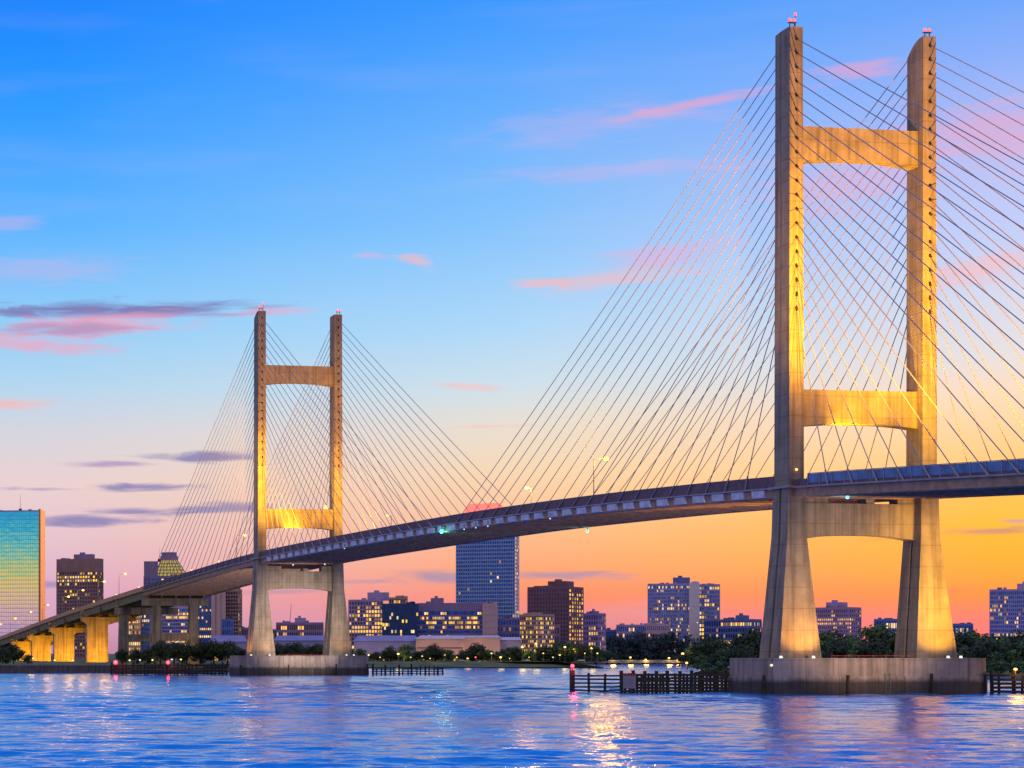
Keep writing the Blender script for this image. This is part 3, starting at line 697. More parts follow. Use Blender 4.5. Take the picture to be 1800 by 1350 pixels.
def block(label, p0, p1, ytop, D, floors, cols, wall, gl, p2=None, depth=26, lit=.2, lits=(W1, W2), slab=.42, pier=.3, yaw=None, side_yaw=-.42, pent=(), parapet=1.6, proud=.3, lit_fn=None, name='office_building', side_cols=6, cat='building', side_lit=None):
    """a building whose front spans bearings p0..p1 (and its right side p1..p2) at distance D: storey slabs and piers
    standing proud of a glazed core, lit windows set between them"""
    azc = math.atan2((p0+p1)/2, F)
    if yaw is None: yaw = -azc + (side_yaw if p2 else 0)
    X0 = p0/F*D; k1 = p1/F
    w = (k1*D - X0)/(math.cos(yaw) - k1*math.sin(yaw))
    if p2:
        X1 = X0 + w*math.cos(yaw); Y1 = D + w*math.sin(yaw); k2 = p2/F
        depth = max(6, (X1 - k2*Y1)/(math.sin(yaw) + k2*math.cos(yaw)))
    zb = GZ-.1; H = HC + (HY-ytop)/F*D - zb
    root = empty(name, (X0, D, zb), yaw); tag(root, label, cat)
    fh = (H-parapet-2.0)/floors; pw = w/cols; sw = depth/side_cols
    g = MB(); g.box(0, w, 0, depth, 0, H-.6)
    tag(g.build('window_panes', gl, root), None, None, None, 'stuff')
    q = MB(); P = proud
    q.box(-P, w+P, -P, depth+P, H-parapet, H)
    q.box(-P, w+P, -P, depth+P, 0, 2.0)
    for k in range(1, floors):
        z = 2+k*fh; q.box(-P, w+P, -P, depth+P, z-fh*slab/2, z+fh*slab/2)
    e = .06
    if pier > 0:
        for k in range(cols+1):
            x = k*pw; hw = pw*pier/2*(1.6 if k in (0, cols) else 1)
            for ya, yb in ((-P-e, -P+e+.1), (depth+P-e, depth+P+e)): q.box(max(-P-e, x-hw), min(w+P+e, x+hw), ya, .02 if ya < 0 else yb, 2, H-parapet)
        for k in range(1, side_cols+1):
            y = k*sw; hw = sw*pier/2
            q.box(w-.02, w+P+e, y-hw, min(depth+P+e, y+hw), 2, H-parapet); q.box(-P-e, .02, y-hw, min(depth+P+e, y+hw), 2, H-parapet)
    q.build('wall', wall, root)
    # lit rooms
    cand = []
    for f_ in range(floors):
        prev = False; ff = rnd.choice((.25, .6, .9, 1.2, 2.0))
        for c_ in range(cols):
            r = rnd.random()
            pr = lit_fn(c_/cols, f_/floors) if lit_fn else lit
            if pr < .5: pr *= ff*(2.2 if prev else .75)
            prev = r < pr
            if prev: cand.append((0, c_, f_))
        if p2:
            for c_ in range(side_cols):
                if rnd.random() < (side_lit if side_lit is not None else lit): cand.append((1, c_, f_))
    rnd.shuffle(cand)
    meshes = {}
    for kd, c_, f_ in cand[:100]:
        m = rnd.choice(lits); ww = (pw if kd == 0 else sw)*(1-pier)*.96; hh = fh*(1-slab)*.96
        key = (m.name, kd)
        z = 2 + f_*fh + fh*.5
        if key in meshes: o = meshes[key].copy(); col.objects.link(o)
        else:
            b = MB(); b.box(-ww/2, ww/2, -.12, 0.0, -hh/2, hh/2)
            o = b.build('window', m, root); meshes[key] = o
        o.parent = root
        if kd == 0: o.location = ((c_+.5)*pw, -.01, z); o.rotation_euler = (0, 0, 0)
        else: o.location = (w+.01, (c_+.5)*sw, z); o.rotation_euler = (0, 0, R(90))
    for a, b_, yt, pm in pent:
        xa = (a-p0)/(p1-p0)*w; xb = (b_-p0)/(p1-p0)*w; h2 = HC+(HY-yt)/F*D-zb
        q = MB(); q.box(xa, xb, depth*.2, depth*.75, H-.3, h2); q.box(xa+(xb-xa)*.3, xa+(xb-xa)*.55, depth*.3, depth*.5, h2, h2+1.6)
        q.build('penthouse', pm, root)
    # rooftop plant
    q = MB()
    for _ in range(4):
        x = rnd.uniform(.08, .85)*w; q.box(x, x+rnd.uniform(1.5, 4), depth*.1, depth*.3, H-.05, H+rnd.uniform(.5, 1.6))
    tag(q.build('roof_plant', wall, root), None, None, None, 'stuff')
    return root, w, depth, H

def mast(parent, x, y, z, h, r=.2):
    q = MB(); q.tube((x, y, z-.5), (x, y, z+h), r, r*.4, n=6); q.box(x-1.2, x+1.2, y-1.2, y+1.2, z-.2, z+2.2); q.build('roof_mast', M['dark'], parent)

# glass tower on the left
r_, w_, d_, h_ = block('tall mirror-glass office tower reflecting a cyan to yellow sky, at the left edge', -62, 69, 898, 1900, 36, 34, M['w_steel'], M['g_mirror'], p2=77, lit=0, slab=.10, pier=.07, yaw=-.16, parapet=1.2, proud=.12, side_cols=3, side_lit=0, name='glass_tower')
mast(r_, w_*.72, 12, h_, 15)
q = MB(); q.box(w_-.5, w_+1.2, -.7, d_, 0, h_+1.0); q.build('corner_pier', glass('copper_glass', (.50, .25, .11), .3, 1.0, .1), r_)
block('dark hotel tower with a row of yellow lights under its roof', 100, 172, 983, 1850, 24, 16, M['w_dark'], M['g_dark'], p2=181, side_lit=.15, lit_fn=lambda x, y: .9 if .87 < y < .93 else .10, lits=(W2, W1, W3), pent=((128, 160, 975, M['w_mauve']),), slab=.4, pier=.35, parapet=11)
r_, w_, d_, h_ = block('dark office tower with a floodlit yellow stepped crown, behind the left stay cables', 253, 335, 1012, 1800, 22, 14, M['w_mauve'], M['g_navy'], lit=.10, depth=34, parapet=2)
def crown():
    q = MB(); q.box(0, w_*.3, 1, d_-1, h_-.2, h_+12); q.build('shoulder_block', M['w_mauve'], r_)
    q = MB(); z0 = h_; a, b = w_*.2, w_*.98
    q.loft([[(a, 2, z0-3), (b, 2, z0-3), (b, d_-2, z0-3), (a, d_-2, z0-3)], [(w_*.36, 9, z0+13), (w_*.72, 9, z0+13), (w_*.72, d_-9, z0+13), (w_*.36, d_-9, z0+13)]])
    q.build('sloping_crown', lit_window('crown_floodlight_glow', (.95, .72, .12), .8), r_)  # floodlight on the crown put in as surface emission, no room behind
    q = MB()
    for k in range(9):
        x0 = a + (b-a)*k/8; x1 = w_*.36 + w_*.36*k/8; q.tube((x0, 1.9, z0-3), (x1, 8.9, z0+13), .45, n=4)
    for k in range(1, 6):
        t = k/6; q.box(a+(w_*.36-a)*t, b+(w_*.72-b)*t, 2+7*t-.5, 2+7*t+.3, z0-3+16*t-.5, z0-3+16*t+.2)
    q.build('crown_ribs', M['w_dark'], r_)
    q = MB(); c = (w_*.54, d_*.5)
    for zz, rr, hh in ((z0+12.9, 7.4, 4), (z0+16.9, 6.4, 3)):
        q.loft([[(c[0]+rr*math.cos(t*math.pi/5), c[1]+rr*math.sin(t*math.pi/5), z) for t in range(10)] for z in (zz, zz+hh)])
    q.build('crown_drum', M['w_mauve'], r_); mast(r_, w_*.33, 8, z0+12, 12, .15)
crown()
block('blue banded office block seen between the approach piers', 285, 345, 1066, 1500, 14, 18, M['w_lilac'], M['g_blue'], lit=.25, depth=30, slab=.35, pier=.12)
block('low cream-lit block left of the blue banded office block', 226, 247, 1074, 1480, 8, 6, M['w_tan'], M['g_dark'], lit=.8, lits=(W2, W1), depth=20)
block('narrow blue block behind the second approach pier', 246, 263, 1068, 1485, 11, 5, M['w_slate'], M['g_blue'], lit=.15, depth=20)
block('blue glass slab right of the tallest approach pier', 347, 372, 1046, 1600, 16, 7, M['w_slate'], M['g_blue'], lit=.18, depth=30)
block('pale pink windowless slab tower with thin horizontal joints', 372, 396, 1040, 1590, 17, 2, M['w_pink'], M['w_pink'], lit=0, depth=24, slab=.8, pier=.9, name='apartment_tower')
block('dark balconied apartment tower left of the far bridge tower', 396, 419, 1036, 1600, 18, 5, M['w_tan'], M['g_dark'], p2=422, lit=.06, slab=.3, pier=.14, name='apartment_tower')
block('small dark blue block at the foot of the balconied apartment tower', 390, 410, 1088, 1450, 5, 5, M['w_slate'], M['g_navy'], lit=.05, depth=14)
block('long low orange-lit building seen between the legs of the far bridge tower', 486, 568, 1094, 1560, 5, 22, M['w_mauve'], M['g_dark'], lit_fn=lambda x, y: .75 if x < .2 or .4 < x < .58 else .2, lits=(W1,), pent=((518, 538, 1086, M['w_lilac']),), depth=26)
block('small purple block seen just left of the far bridge tower leg', 418, 440, 1103, 1600, 4, 6, M['w_mauve'], M['g_dark'], lit=.1, depth=20)
block('lilac hospital-like block with a tall golden lit bay', 613, 673, 1054, 1640, 14, 12, M['w_lilac'], M['g_dark'], lit_fn=lambda x, y: .95 if x > .42 and y < .9 else .4, lits=(W3, W1), pent=((646, 684, 1041, M['w_lilac']),), depth=34, slab=.36, pier=.35)
block('low roofed block with yellow roof lights behind the dark blue cube', 684, 716, 1050, 1700, 12, 8, M['w_tan'], M['g_dark'], lit_fn=lambda x, y: .6 if y > .8 else .05, depth=20)
block('dark blue glass cube with a few lit windows', 672, 735, 1061, 1560, 15, 20, M['g_deep'], M['g_deep'], lit=.09, lits=(W2, W3), depth=34, slab=.08, pier=.06, proud=.1)
block('wide purple office building with long lit window bands', 735, 850, 1060, 1590, 10, 32, M['w_mauve'], M['g_navy'], lit=.34, lits=(W1, W2, W3), pent=((757, 780, 1051, M['w_mauve']),), depth=30, slab=.42, pier=.1, parapet=6)
block('pink stair end of the wide purple office building', 849, 874, 1061, 1575, 8, 3, M['w_pink'], M['w_pink'], lit=.12, depth=30, slab=.7, pier=.5)
r_, w_, d_, h_ = block('tall blue gridded office tower with a red lit roof, half hidden by the bridge deck', 802, 905, 908, 1850, 36, 26, M['w_steel'], M['g_navy'], p2=912, lit=.035, lits=(W2, W1), slab=.34, pier=.26, proud=.25, side_cols=3, side_yaw=-.20, side_lit=.2, name='glass_tower')
q = MB(); q.loft([[(w_*.10, 2, h_-.1), (w_*.86, 2, h_-.1), (w_*.86, d_*.85, h_-.1), (w_*.10, d_*.85, h_-.1)], [(w_*.14, 4, h_+6), (w_*.80, 4, h_+6), (w_*.80, d_*.8, h_+6), (w_*.14, d_*.8, h_+6)], [(w_*.2, 6, h_+11), (w_*.7, 6, h_+11), (w_*.7, d_*.7, h_+11), (w_*.2, d_*.7, h_+11)]])
q.build('lit_roof', M['red_crown'], r_)
q = MB(); q.box(w_+.15, w_+.9, -.5, d_, 0, h_-2); 
block('low dark purple block at the foot of the blue gridded tower', 874, 914, 1086, 1600, 6, 8, M['w_mauve'], M['g_navy'], lit=.1, depth=20)
block('cream apartment building covered in lit windows', 914, 946, 1080, 1560, 9, 9, M['w_tan'], M['g_dark'], p2=974, lit=.65, lits=(W3, W1), side_lit=.55, side_cols=9, side_yaw=-.75, name='apartment_building')
block('dark brown office tower with a golden lit right bay', 928, 1000, 1032, 1680, 17, 14, M['w_brown'], M['g_dark'], p2=1025, lit=.03, lits=(W3, W1), side_lit=.8, side_cols=6, side_yaw=-.35, pent=((958, 990, 1022, M['w_brown']),), slab=.4, pier=.5)
block('low brown block with a golden lit corner, right of the dark brown tower', 1026, 1052, 1078, 1640, 8, 6, M['w_mauve'], M['g_dark'], p2=1064, lit_fn=lambda x, y: .8 if .3 < x < .75 and y < .7 else .05, lits=(W3,), side_lit=.15, pent=((1034, 1044, 1074, M['w_mauve']),), slab=.4, pier=.4)
block('dark low block in front of the brown tower', 958, 984, 1100, 1600, 4, 5, M['w_dark'], M['g_dark'], lit=.12, depth=16)
block('lowest slate-blue building between the brown and the white-banded towers', 1054, 1090, 1107, 1800, 3, 10, M['w_slate'], M['g_navy'], lit=.15, depth=20, lits=(W1,))
block('long low lilac building left of the hospital tower', 1084, 1140, 1098, 1780, 5, 16, M['w_lilac'], M['g_navy'], lit=.12, depth=24)
block('low pink wing under the hospital tower', 1136, 1178, 1097, 1740, 5, 12, M['w_pink'], M['g_navy'], lit=.12, depth=20, slab=.6, pier=.5)
block('broad blue-windowed hospital tower with scattered lit rooms', 1139, 1213, 1026, 1790, 20, 24, M['w_lilac'], M['g_blue'], lit=.3, lits=(W2, W1), pent=((1183, 1213, 1015, M['w_slate']),), depth=36, slab=.34, pier=.3, name='hospital_tower')
block('white windowless stair shaft between the two hospital wings', 1212, 1229, 1024, 1775, 18, 3, M['w_white'], M['w_white'], lit=.06, depth=20, slab=.75, pier=.55, name='hospital_tower')
block('right wing of the hospital tower, darker with bright upper windows', 1229, 1265, 1027, 1800, 17, 8, M['w_lilac'], M['g_blue'], lit_fn=lambda x, y: .6 if x < .4 else .15, lits=(W2, W3), depth=36, slab=.36, pier=.3, name='hospital_tower')
block('low blue building with orange lights right of the hospital', 1238, 1322, 1089, 1760, 6, 20, M['w_slate'], M['g_navy'], p2=1338, lit=.25, lits=(W1, W2), side_lit=.6, pent=((1290, 1305, 1082, M['w_slate']),))
block('mauve block seen between the legs of the near bridge tower', 1430, 1493, 1068, 1500, 12, 18, M['w_mallow'], M['g_dark'], p2=1513, lit_fn=lambda x, y: .7 if .45 < x < .6 else .2, lits=(W1, W3), side_lit=.35, pent=((1448, 1475, 1059, M['w_lilac']),), slab=.5, pier=.5)
block('small slate roof building above the trees between the near tower legs', 1537, 1578, 1088, 1550, 4, 10, M['w_slate'], M['g_navy'], lit=.3, lits=(W2, W1), depth=18)
block('low dark blue building right of the near bridge tower', 1672, 1710, 1096, 1500, 3, 10, M['w_slate'], M['g_navy'], lit=.15, lits=(W2,), depth=18)
block('blue and violet office block at the right edge with scattered lit windows', 1740, 1834, 1036, 1500, 16, 26, M['w_lilac'], M['g_blue'], lit=.28, lits=(W2, W1), pent=((1788, 1820, 1026, M['w_lilac']),), depth=30, slab=.36, pier=.3)
block('low purple rooftops behind the balconied apartment tower', 440, 486, 1106, 1620, 3, 12, M['w_mauve'], M['g_dark'], lit=.15, depth=20)

# riverside halls
def hall(label, p0, p1, yeave, yridge, D, mat, slope_left=True, slot=False):
    X0 = p0/F*D; az = math.atan2((p0+p1)/2, F); w = (p1-p0)/F*D/math.cos(az)
    root = empty('riverside_hall', (X0, D, GZ-.1), -az); tag(root, label, 'hall')
    z0 = HC+(HY-yeave)/F*D-GZ+.1; z1 = HC+(HY-yridge)/F*D-GZ+.1
    q = MB(); q.box(0, w, 0, 24, 0, z0); q.build('wall', mat, root)
    q = MB(); e = .8
    q.loft([[(-e, -e, z0), (w+e, -e, z0), (w+e, 25, z0), (-e, 25, z0)], [(3 if slope_left else 0, 5, z1), (w-1, 5, z1), (w-1, 20, z1), (3 if slope_left else 0, 20, z1)]])
    q.build('roof', M['w_white'] if mat != M['w_hall_blue'] else M['w_hall_blue'], root)
    if slot:
        q = MB(); q.box(w*.03, w*.97, -.25, -.02, z0*.55, z0*.63); q.build('canopy_fascia', M['w_dark'], root)
    q = MB()
    for k in range(int(w/7)):
        q.box(3+k*7, 6+k*7, -.12, -.01, .4, 3.2)
    tag(q.build('entrance_glazing', W1, root), None, None, None, 'stuff')
M['w_hall_blue'] = plain('lavender_sheet_roof', (.30, .30, .58), .6, 0, .12, .1)
M['w_peach'] = plain('peach_lit_wall', (.80, .50, .40), .7, 0, .08, .1)  # peach tint of the lighting put into the wall colour
hall('lavender-blue low hall roof left of the peach halls', 622, 730, 1127, 1117, 1420, M['w_hall_blue'])
hall('long peach hall with a dark slot under its eaves', 731, 813, 1123, 1117, 1400, M['w_peach'], slot=True)
hall('plain peach hall, the second of the two', 814, 876, 1121, 1117, 1415, M['w_peach'], False)
hall('lavender low roof seen between the far bridge tower legs', 480, 580, 1126, 1117, 1420, M['w_hall_blue'])
hall('lavender low roof left of the far bridge tower', 368, 432, 1128, 1117, 1380, M['w_hall_blue'])
hall('pale low pavilion with lights right of the peach halls', 876, 914, 1125, 1120, 1430, M['w_pale'], False)

for px, D, tx in ((770, 1360, 770), (845, 1372, 845), (640, 1380, 650)):
    p = at(px, D-14, z=GZ+1)
    lamp('SPOT', 'hall_floodlight', p, 22000, (1, .6, .4), at(tx, D+30, z=GZ+1), R(54), .8)
# crane jib far behind
q = MB()
c0 = at(505, 1900, z=2); c1 = at(512, 1900, 1062); q.tube(c0, c1, .5, .25, n=4)
tag(q.build('crane_mast', M['w_tan']), 'thin far-off leaning crane mast above the low orange-lit building', 'crane')

# ------------------------------------------------------------------ trees
def tree_proto(seed, leaf, hh, spread, nclump, per, bare=.22):
    rr = random.Random(seed)
    root = empty('tree', (0, 0, -200))
    t = MB(); t.tube((0, 0, -.6), (0, 0, hh*.32), hh*.035, hh*.024, n=7)
    cl = []
    for k in range(nclump):
        a = rr.uniform(0, 6.283); rad = spread*math.sqrt(rr.random())*.72; z = hh*(bare+.1 + (.66-bare*.4)*rr.random())
        z -= rad/spread*hh*.10
        c = Vector((rad*math.cos(a), rad*math.sin(a), z)); cl.append((c, spread*rr.uniform(.26, .46)))
    cl.append((Vector((0, 0, hh*.8)), spread*.42))
    for c, r in cl[:7]: t.tube((0, 0, hh*.28), c, hh*.017, hh*.006, n=5)
    t.build('trunk', M['bark'], root)
    m = MB()
    for c, r in cl:
        for _ in range(per):
            d = Vector((rr.gauss(0, 1), rr.gauss(0, 1), rr.gauss(0, 1))).normalized()
            p = c + Vector((d.x*r, d.y*r, d.z*r*.75))*(rr.random()**.35)
            nrm = (d + Vector((rr.uniform(-.7, .7), rr.uniform(-.7, .7), rr.uniform(-.3, .9)))).normalized()
            u = nrm.orthogonal().normalized(); v = nrm.cross(u); s = rr.uniform(.28, .62)*hh/12
            an = rr.uniform(0, 3.14); u, v = u*math.cos(an)+v*math.sin(an), v*math.cos(an)-u*math.sin(an)
            m.add([p-u*s, p-v*s*.6, p+u*s, p+v*s*.6], [(0, 1, 2, 3)])
    m.build('crown', leaf, root)
    return root
protos = dict(
    A=[tree_proto(k, M['leafA'], 12, 6.2+.5*(k % 3), 20, 120, .06) for k in range(3)],
    B=[tree_proto(20+k, M['leafB'], 12, 5.8+.5*(k % 2), 17, 110, .05) for k in range(3)],
    C=[tree_proto(40+k, M['leafC'], 12, 5.5, 12, 80, .05) for k in range(2)])
used = set()
def plant(px, D, ytop, kind, label, group, zb=2.2, sc_w=1.0):
    i = rnd.randrange(len(protos[kind])); p = protos[kind][i]
    H = (HC+(HY-ytop)/F*D-zb)*(rnd.uniform(.82, 1.22) if kind != 'C' else rnd.uniform(.9, 1.15))
    if p.name in used: o = copy_tree(p)
    else: o = p; used.add(p.name)
    k = H/12.3
    o.location = (px/F*D, D, zb); o.rotation_euler = (0, 0, rnd.uniform(0, 6.28)); o.scale = (k*sc_w, k*sc_w, k)
    tag(o, label, 'tree', group)
rowA = [(632,1134),(662,1141),(688,1136),(714,1133),(742,1139),(764,1132),(789,1136),(812,1138),(836,1131),(858,1137),(884,1134),(906,1129),(930,1137),(958,1131),(978,1126),(1000,1130),(1020,1132),(1040,1136),(1056,1142)]
for i, (px, yt) in enumerate(rowA):
    plant(px, 1290+rnd.uniform(-8, 14), yt, 'A' if i % 3 else 'B', f'dark round tree, {ordn(i)} in the row on the far grassy bank', 'trees along the far grassy bank', GZ, rnd.uniform(1.05, 1.3))
for i, px in enumerate(range(630, 1066, 15)):
    plant(px+rnd.uniform(-4, 4), 1312+rnd.uniform(-6, 6), 1146+rnd.uniform(-4, 3), 'A', f'low dark shrub tree behind the bank trees, {ordn(i)} of the low ones', 'low shrub trees on the far bank', GZ, 1.9)
for i, px in enumerate(range(436, 622, 17)):
    plant(px+rnd.uniform(-4, 4), 1275+rnd.uniform(-12, 12), 1131+rnd.uniform(-6, 6), 'A', f'dark bushy tree behind the far bridge tower, {ordn(i)} there', 'trees behind the far bridge tower', GZ)
for i, px in enumerate(range(1022, 1262, 10)):
    plant(px+rnd.uniform(-3, 3), 1700+rnd.uniform(-8, 30), 1113+rnd.uniform(-4, 6), 'C', f'bluish distant tree at the head of the inlet, {ordn(i)} there', 'bluish trees at the head of the inlet', 2.2, 1.1)
left = [(4,1140,1010),(24,1134,1030),(48,1146,1000),(214,1138,1010),(236,1136,1004),(258,1132,1000),(282,1127,990),(306,1128,1005),(328,1130,1012),(352,1129,1020),(376,1126,1015),(400,1126,1010),(420,1130,1012)]
for i, (px, yt, D) in enumerate(left):
    plant(px, D, yt, 'A', f'dark tree on the left bank under the approach viaduct, {ordn(i)} there', 'trees on the left bank', GZ)
right = [(1208,1140,900),(1226,1131,905),(1246,1124,900),(1262,1117,910),(1284,1112,905),(1306,1108,900),(1330,1110,890),
         (1448,1110,880),(1470,1104,890),(1494,1106,880),(1520,1108,885),(1545,1102,890),(1568,1104,880),(1600,1108,880),
         (1690,1106,850),(1712,1112,850),(1738,1108,860),(1764,1112,850),(1790,1108,855),(1816,1106,850),(1842,1110,850)]
for i, (px, yt, D) in enumerate(right):
    plant(px, D, yt, 'AB'[i % 2], f'tall dark green tree on the wooded point, {ordn(i)} in its back row', 'back row of trees on the wooded point', 2.4, 1.08)
right2 = [(1232,1152,868),(1256,1146,862),(1276,1138,858),(1300,1130,850),(1452,1132,830),(1476,1126,825),(1502,1132,822),(1528,1128,820),(1554,1130,818),(1586,1130,815),(1697,1130,785),(1722,1126,780),(1748,1140,775),(1776,1122,780),(1800,1128,775),(1826,1126,775)]
for i, (px, yt, D) in enumerate(right2):
    plant(px, D, yt, 'BA'[i % 2], f'shorter leafy tree on the wooded point, {ordn(i)} in its front row', 'front row of trees on the wooded point', 2.4, 1.15)
right3 = [(1700,1158,745),(1730,1162,740),(1760,1160,738),(1790,1162,735),(1240,1164,850),(1266,1160,842)]
for i, (px, yt, D) in enumerate(right3):
    plant(px, D, yt, 'B', f'low riverside bush on the wooded point, {ordn(i)} of the bushes', 'bushes at the edge of the wooded point', 2.0, 1.7)
for k in protos.values():
    for p in k:
        if p.name not in used:
            for ch in list(p.children): bpy.data.objects.remove(ch)
            bpy.data.objects.remove(p)

# ------------------------------------------------------------------ lamps
def post_lamp(loc, h, mat, label, group, head=.45, arm=0, power=0, colr=(1, .5, .1), cat='street lamp'):
    root = empty('street_lamp', loc); tag(root, label, cat, group)
    q = MB(); q.tube((0, 0, -.3), (0, 0, h), .14, .09, n=6)
    if arm: q.tube((0, 0, h-.1), (arm, 0, h+.3), .08, n=5)
    q.build('pole', M['steel'], root)
    q = MB(); q.ball((arm, 0, h+(.2 if not arm else .1)), head, sz=.7); q.build('lamp_head', mat, root)
    if power: lamp('POINT', 'street_lamp_light', Vector(loc)+Vector((arm, -head-.9, h)), power, colr, rad=2.0)
dl = [(98, 1.0, 9.5, 19000), (432, 1.0, 9.5, 3000), (646, .6, 10.5, 3000), (695, .6, 10.5, 5000), (749, .6, 10, 5000), (789, .6, 9.5, 5000), (850, .6, 9.5, 2500), (905, .6, 9.5, 2000), (960, .6, 9.5, 2000), (1015, .6, 9.5, 0), (1070, .6, 9.5, 0)]
for i, (s, u, h, pw) in enumerate(sorted(dl, key=lambda t: -t[0])):
    post_lamp(WB(u, s, zt(s)-1), h+1, M['amber'], f'amber road lamp on the bridge, {ordn(i)} along its near side', 'street lamps on the near side of the bridge road', .72, 3.2, pw, (1, .50, .0))
dr = [(205, 12000), (330, 0), (500, 0), (560, 0), (610, 0), (668, 0), (720, 0), (775, 0), (830, 0), (880, 0), (935, 0), (990, 0)]
for i, (s, pw) in enumerate(sorted(dr, key=lambda t: -t[0])):
    post_lamp(WB(UB-1, s, zt(s)-1), 10.5, M['amber'], f'amber road lamp on the bridge, {ordn(i)} along its far side', 'street lamps on the far side of the bridge road', .62, -1.4, pw)
bank = [(700,1150,1250,'yellow'),(742,1154,1245,'white'),(918,1138,1255,'yellow'),(942,1132,1255,'yellow'),(993,1138,1252,'yellow'),(1010,1142,1252,'yellow'),(880,1156,1245,'yellow'),(972,1156,1245,'white'),(1040,1140,1250,'yellow'),(836,1156,1244,'red_glow')]
for i, (px, py, D, mt) in enumerate(sorted(bank)):
    D += 30; p = at(px, D, z=GZ); h = max(2.0, HC+(HY-py)/F*D-GZ)
    post_lamp(p, h, M[mt], f'lit park lamp on the far grassy bank, {ordn(i)} of them', 'park lamps on the far grassy bank', .75 if mt == 'yellow' else .5, 0, 900 if mt == 'yellow' else 0, (1, .7, .15))
ll = [(58,1158,985),(96,1164,972),(128,1165,972),(228,1162,968),(246,1161,970),(268,1161,970),(302,1160,975),(318,1160,975)]
for i, (px, py, D) in enumerate(ll):
    D += 14; p = at(px, D, z=GZ); h = max(1.6, HC+(HY-py)/F*D-GZ)
    post_lamp(p, h, M['yellow' if i % 2 else 'white'], f'small lit lamp on the left bank under the viaduct, {ordn(i)} of them', 'lamps on the left bank', .45, 0, 120, (1, .7, .2))
# causeway across the inlet
D = 1640
cw = empty('causeway', at(1040, D, z=0)); tag(cw, 'low flat causeway bridge across the inlet in front of the bluish trees', 'bridge')
q = MB(); wl = 190/F*D; q.box(0, wl, 0, 9, 1.3, 2.5); q.build('roadway', M['conc_app'], cw)
q = MB(); q.box(0, wl, -.1, .15, 2.5, 3.3); q.build('railing', M['rail'], cw)
for k in range(9):
    q = MB(); q.box(4+k*9, 5.2+k*9, 1, 8, -1, 1.29); q.build('pier', M['conc_app'], cw)
for i, (px, py) in enumerate([(1077,1157),(1108,1156),(1135,1160),(1176,1157),(1192,1160)]):
    h = HC+(HY-py)/F*(D+1)-2.5
    post_lamp(at(px, D+1.2, z=2.5), h, M['yellow'], f'yellow lamp on the causeway, {ordn(i)} of the five', 'lamps on the causeway', .8, 0, 2500, (1, .6, .12))
post_lamp(at(1200, 905, z=2.4), HC+(HY-1150)/F*905-2.4, M['yellow'], 'tall yellow lamp at the tip of the wooded point', None, .65, 0, 1500, (1, .7, .15))
post_lamp(at(1207, 880, z=1.2), HC+(HY-1166)/F*880-1.2, M['amber'], 'low orange lamp on a lit post at the shore of the wooded point', None, .55, 0, 1500, (1, .45, .05))
# lamps on the towers
q = MB(); q.box(26.0, 27.4, SPAN-1.6, SPAN-1.16, 66.0, 66.7); q.ball((26.7, SPAN-1.5, 67.0), .45); q.build('beam_lamp', M['yellow'], BR)
q = MB(); q.ball((-.2, -3.4, 48.2), .28); q.build('leg_lamp', M['amber'], BR)
q = MB(); q.ball((-8.0, -7.0, 6.3), .28); q.build('cap_lamp', M['white'], BR)

# ------------------------------------------------------------------ timber fenders
def fender(label, p, q_, ztop, step, rails, dense, z_wave=.5, mat=None, name='timber_fender'):
    p = Vector((p[0], p[1], 0)); q_ = Vector((q_[0], q_[1], 0)); d = q_-p; ln = d.length
    root = empty(name, p, math.atan2(d.y, d.x)); tag(root, label, 'fender')
    n = max(2, round(ln/step))
    for k in range(n+1):
        b = MB(); x = ln*k/n; big = (k % 3 == 0); r = .42 if big else .3
        zt_ = ztop + rnd.uniform(0, z_wave) + (.7 if big else 0)
        if dense and rnd.random() < .05: continue
        b.tube((x, .5 if k % 2 else -.1, -1.5), (x+rnd.uniform(-.2, .2), .5 if k % 2 else -.1, zt_), r, r*.9, n=8)
        b.build('pile', mat or M['timber'], root)
    for k in range(rails):
        z = .55 + (ztop-.7)*k/(rails-1)
        b = MB(); x = -.4; h_ = .18*(1.5 if dense else 1)
        while x < ln:
            x2 = min(ln+.3, x+rnd.uniform(6, 11)); da, db = rnd.uniform(-.1, .1), rnd.uniform(-.12, .12)
            if rnd.random() > .07: b.add([(x, -.64, z+da-h_), (x2, -.64, z+db-h_), (x2, -.42, z+db-h_), (x, -.42, z+da-h_), (x, -.64, z+da+h_), (x2, -.64, z+db+h_), (x2, -.42, z+db+h_), (x, -.42, z+da+h_)], [(3,2,1,0),(4,5,6,7),(0,1,5,4),(1,2,6,5),(2,3,7,6),(3,0,4,7)])
            x = x2+.04
        b.build('waler', mat or M['timber'], root)
    return root, ln
def P2(px, D): return (px/F*D, D)
fr, ln = fender('open timber fender with five rails and a red light on its end post', P2(1006, 489), P2(1092, 484), 4.0, 3.6, 5, False)
b = MB(); b.tube((0, -.1, -1.5), (0, -.1, 5.0), .58, n=10); b.build('end_post', M['timber_w'], fr)
fd, ln = fender('dense weathered timber fender joined to the left end of the near pile cap', P2(1093, 480), P2(1283, 475), 4.2, .8, 6, True, .35, M['timber_w'])
b = MB(); b.box(.2, 2.9, -.95, -.64, 1.1, 3.9); b.build('grey_panel', M['sheet'], fd)
b = MB()
for k in range(6): b.box(.1+k*.5, .45+k*.5, -.9, -.6, 3.92, 4.5)
b.build('red_capping', M['red_mast'], fd)
fender('timber fender right of the near pile cap', P2(1744, 470), P2(1862, 466), 4.2, 1.5, 5, True, .3)
fender('row of short dark piles right of the far pile cap', P2(655, 862), P2(778, 872), 2.6, 2.0, 3, False, 1.3)
fl, ln = fender('long dark timber fender left of the far pile cap with two red lights', P2(196, 890), P2(398, 868), 3.9, 1.6, 6, True, .6)
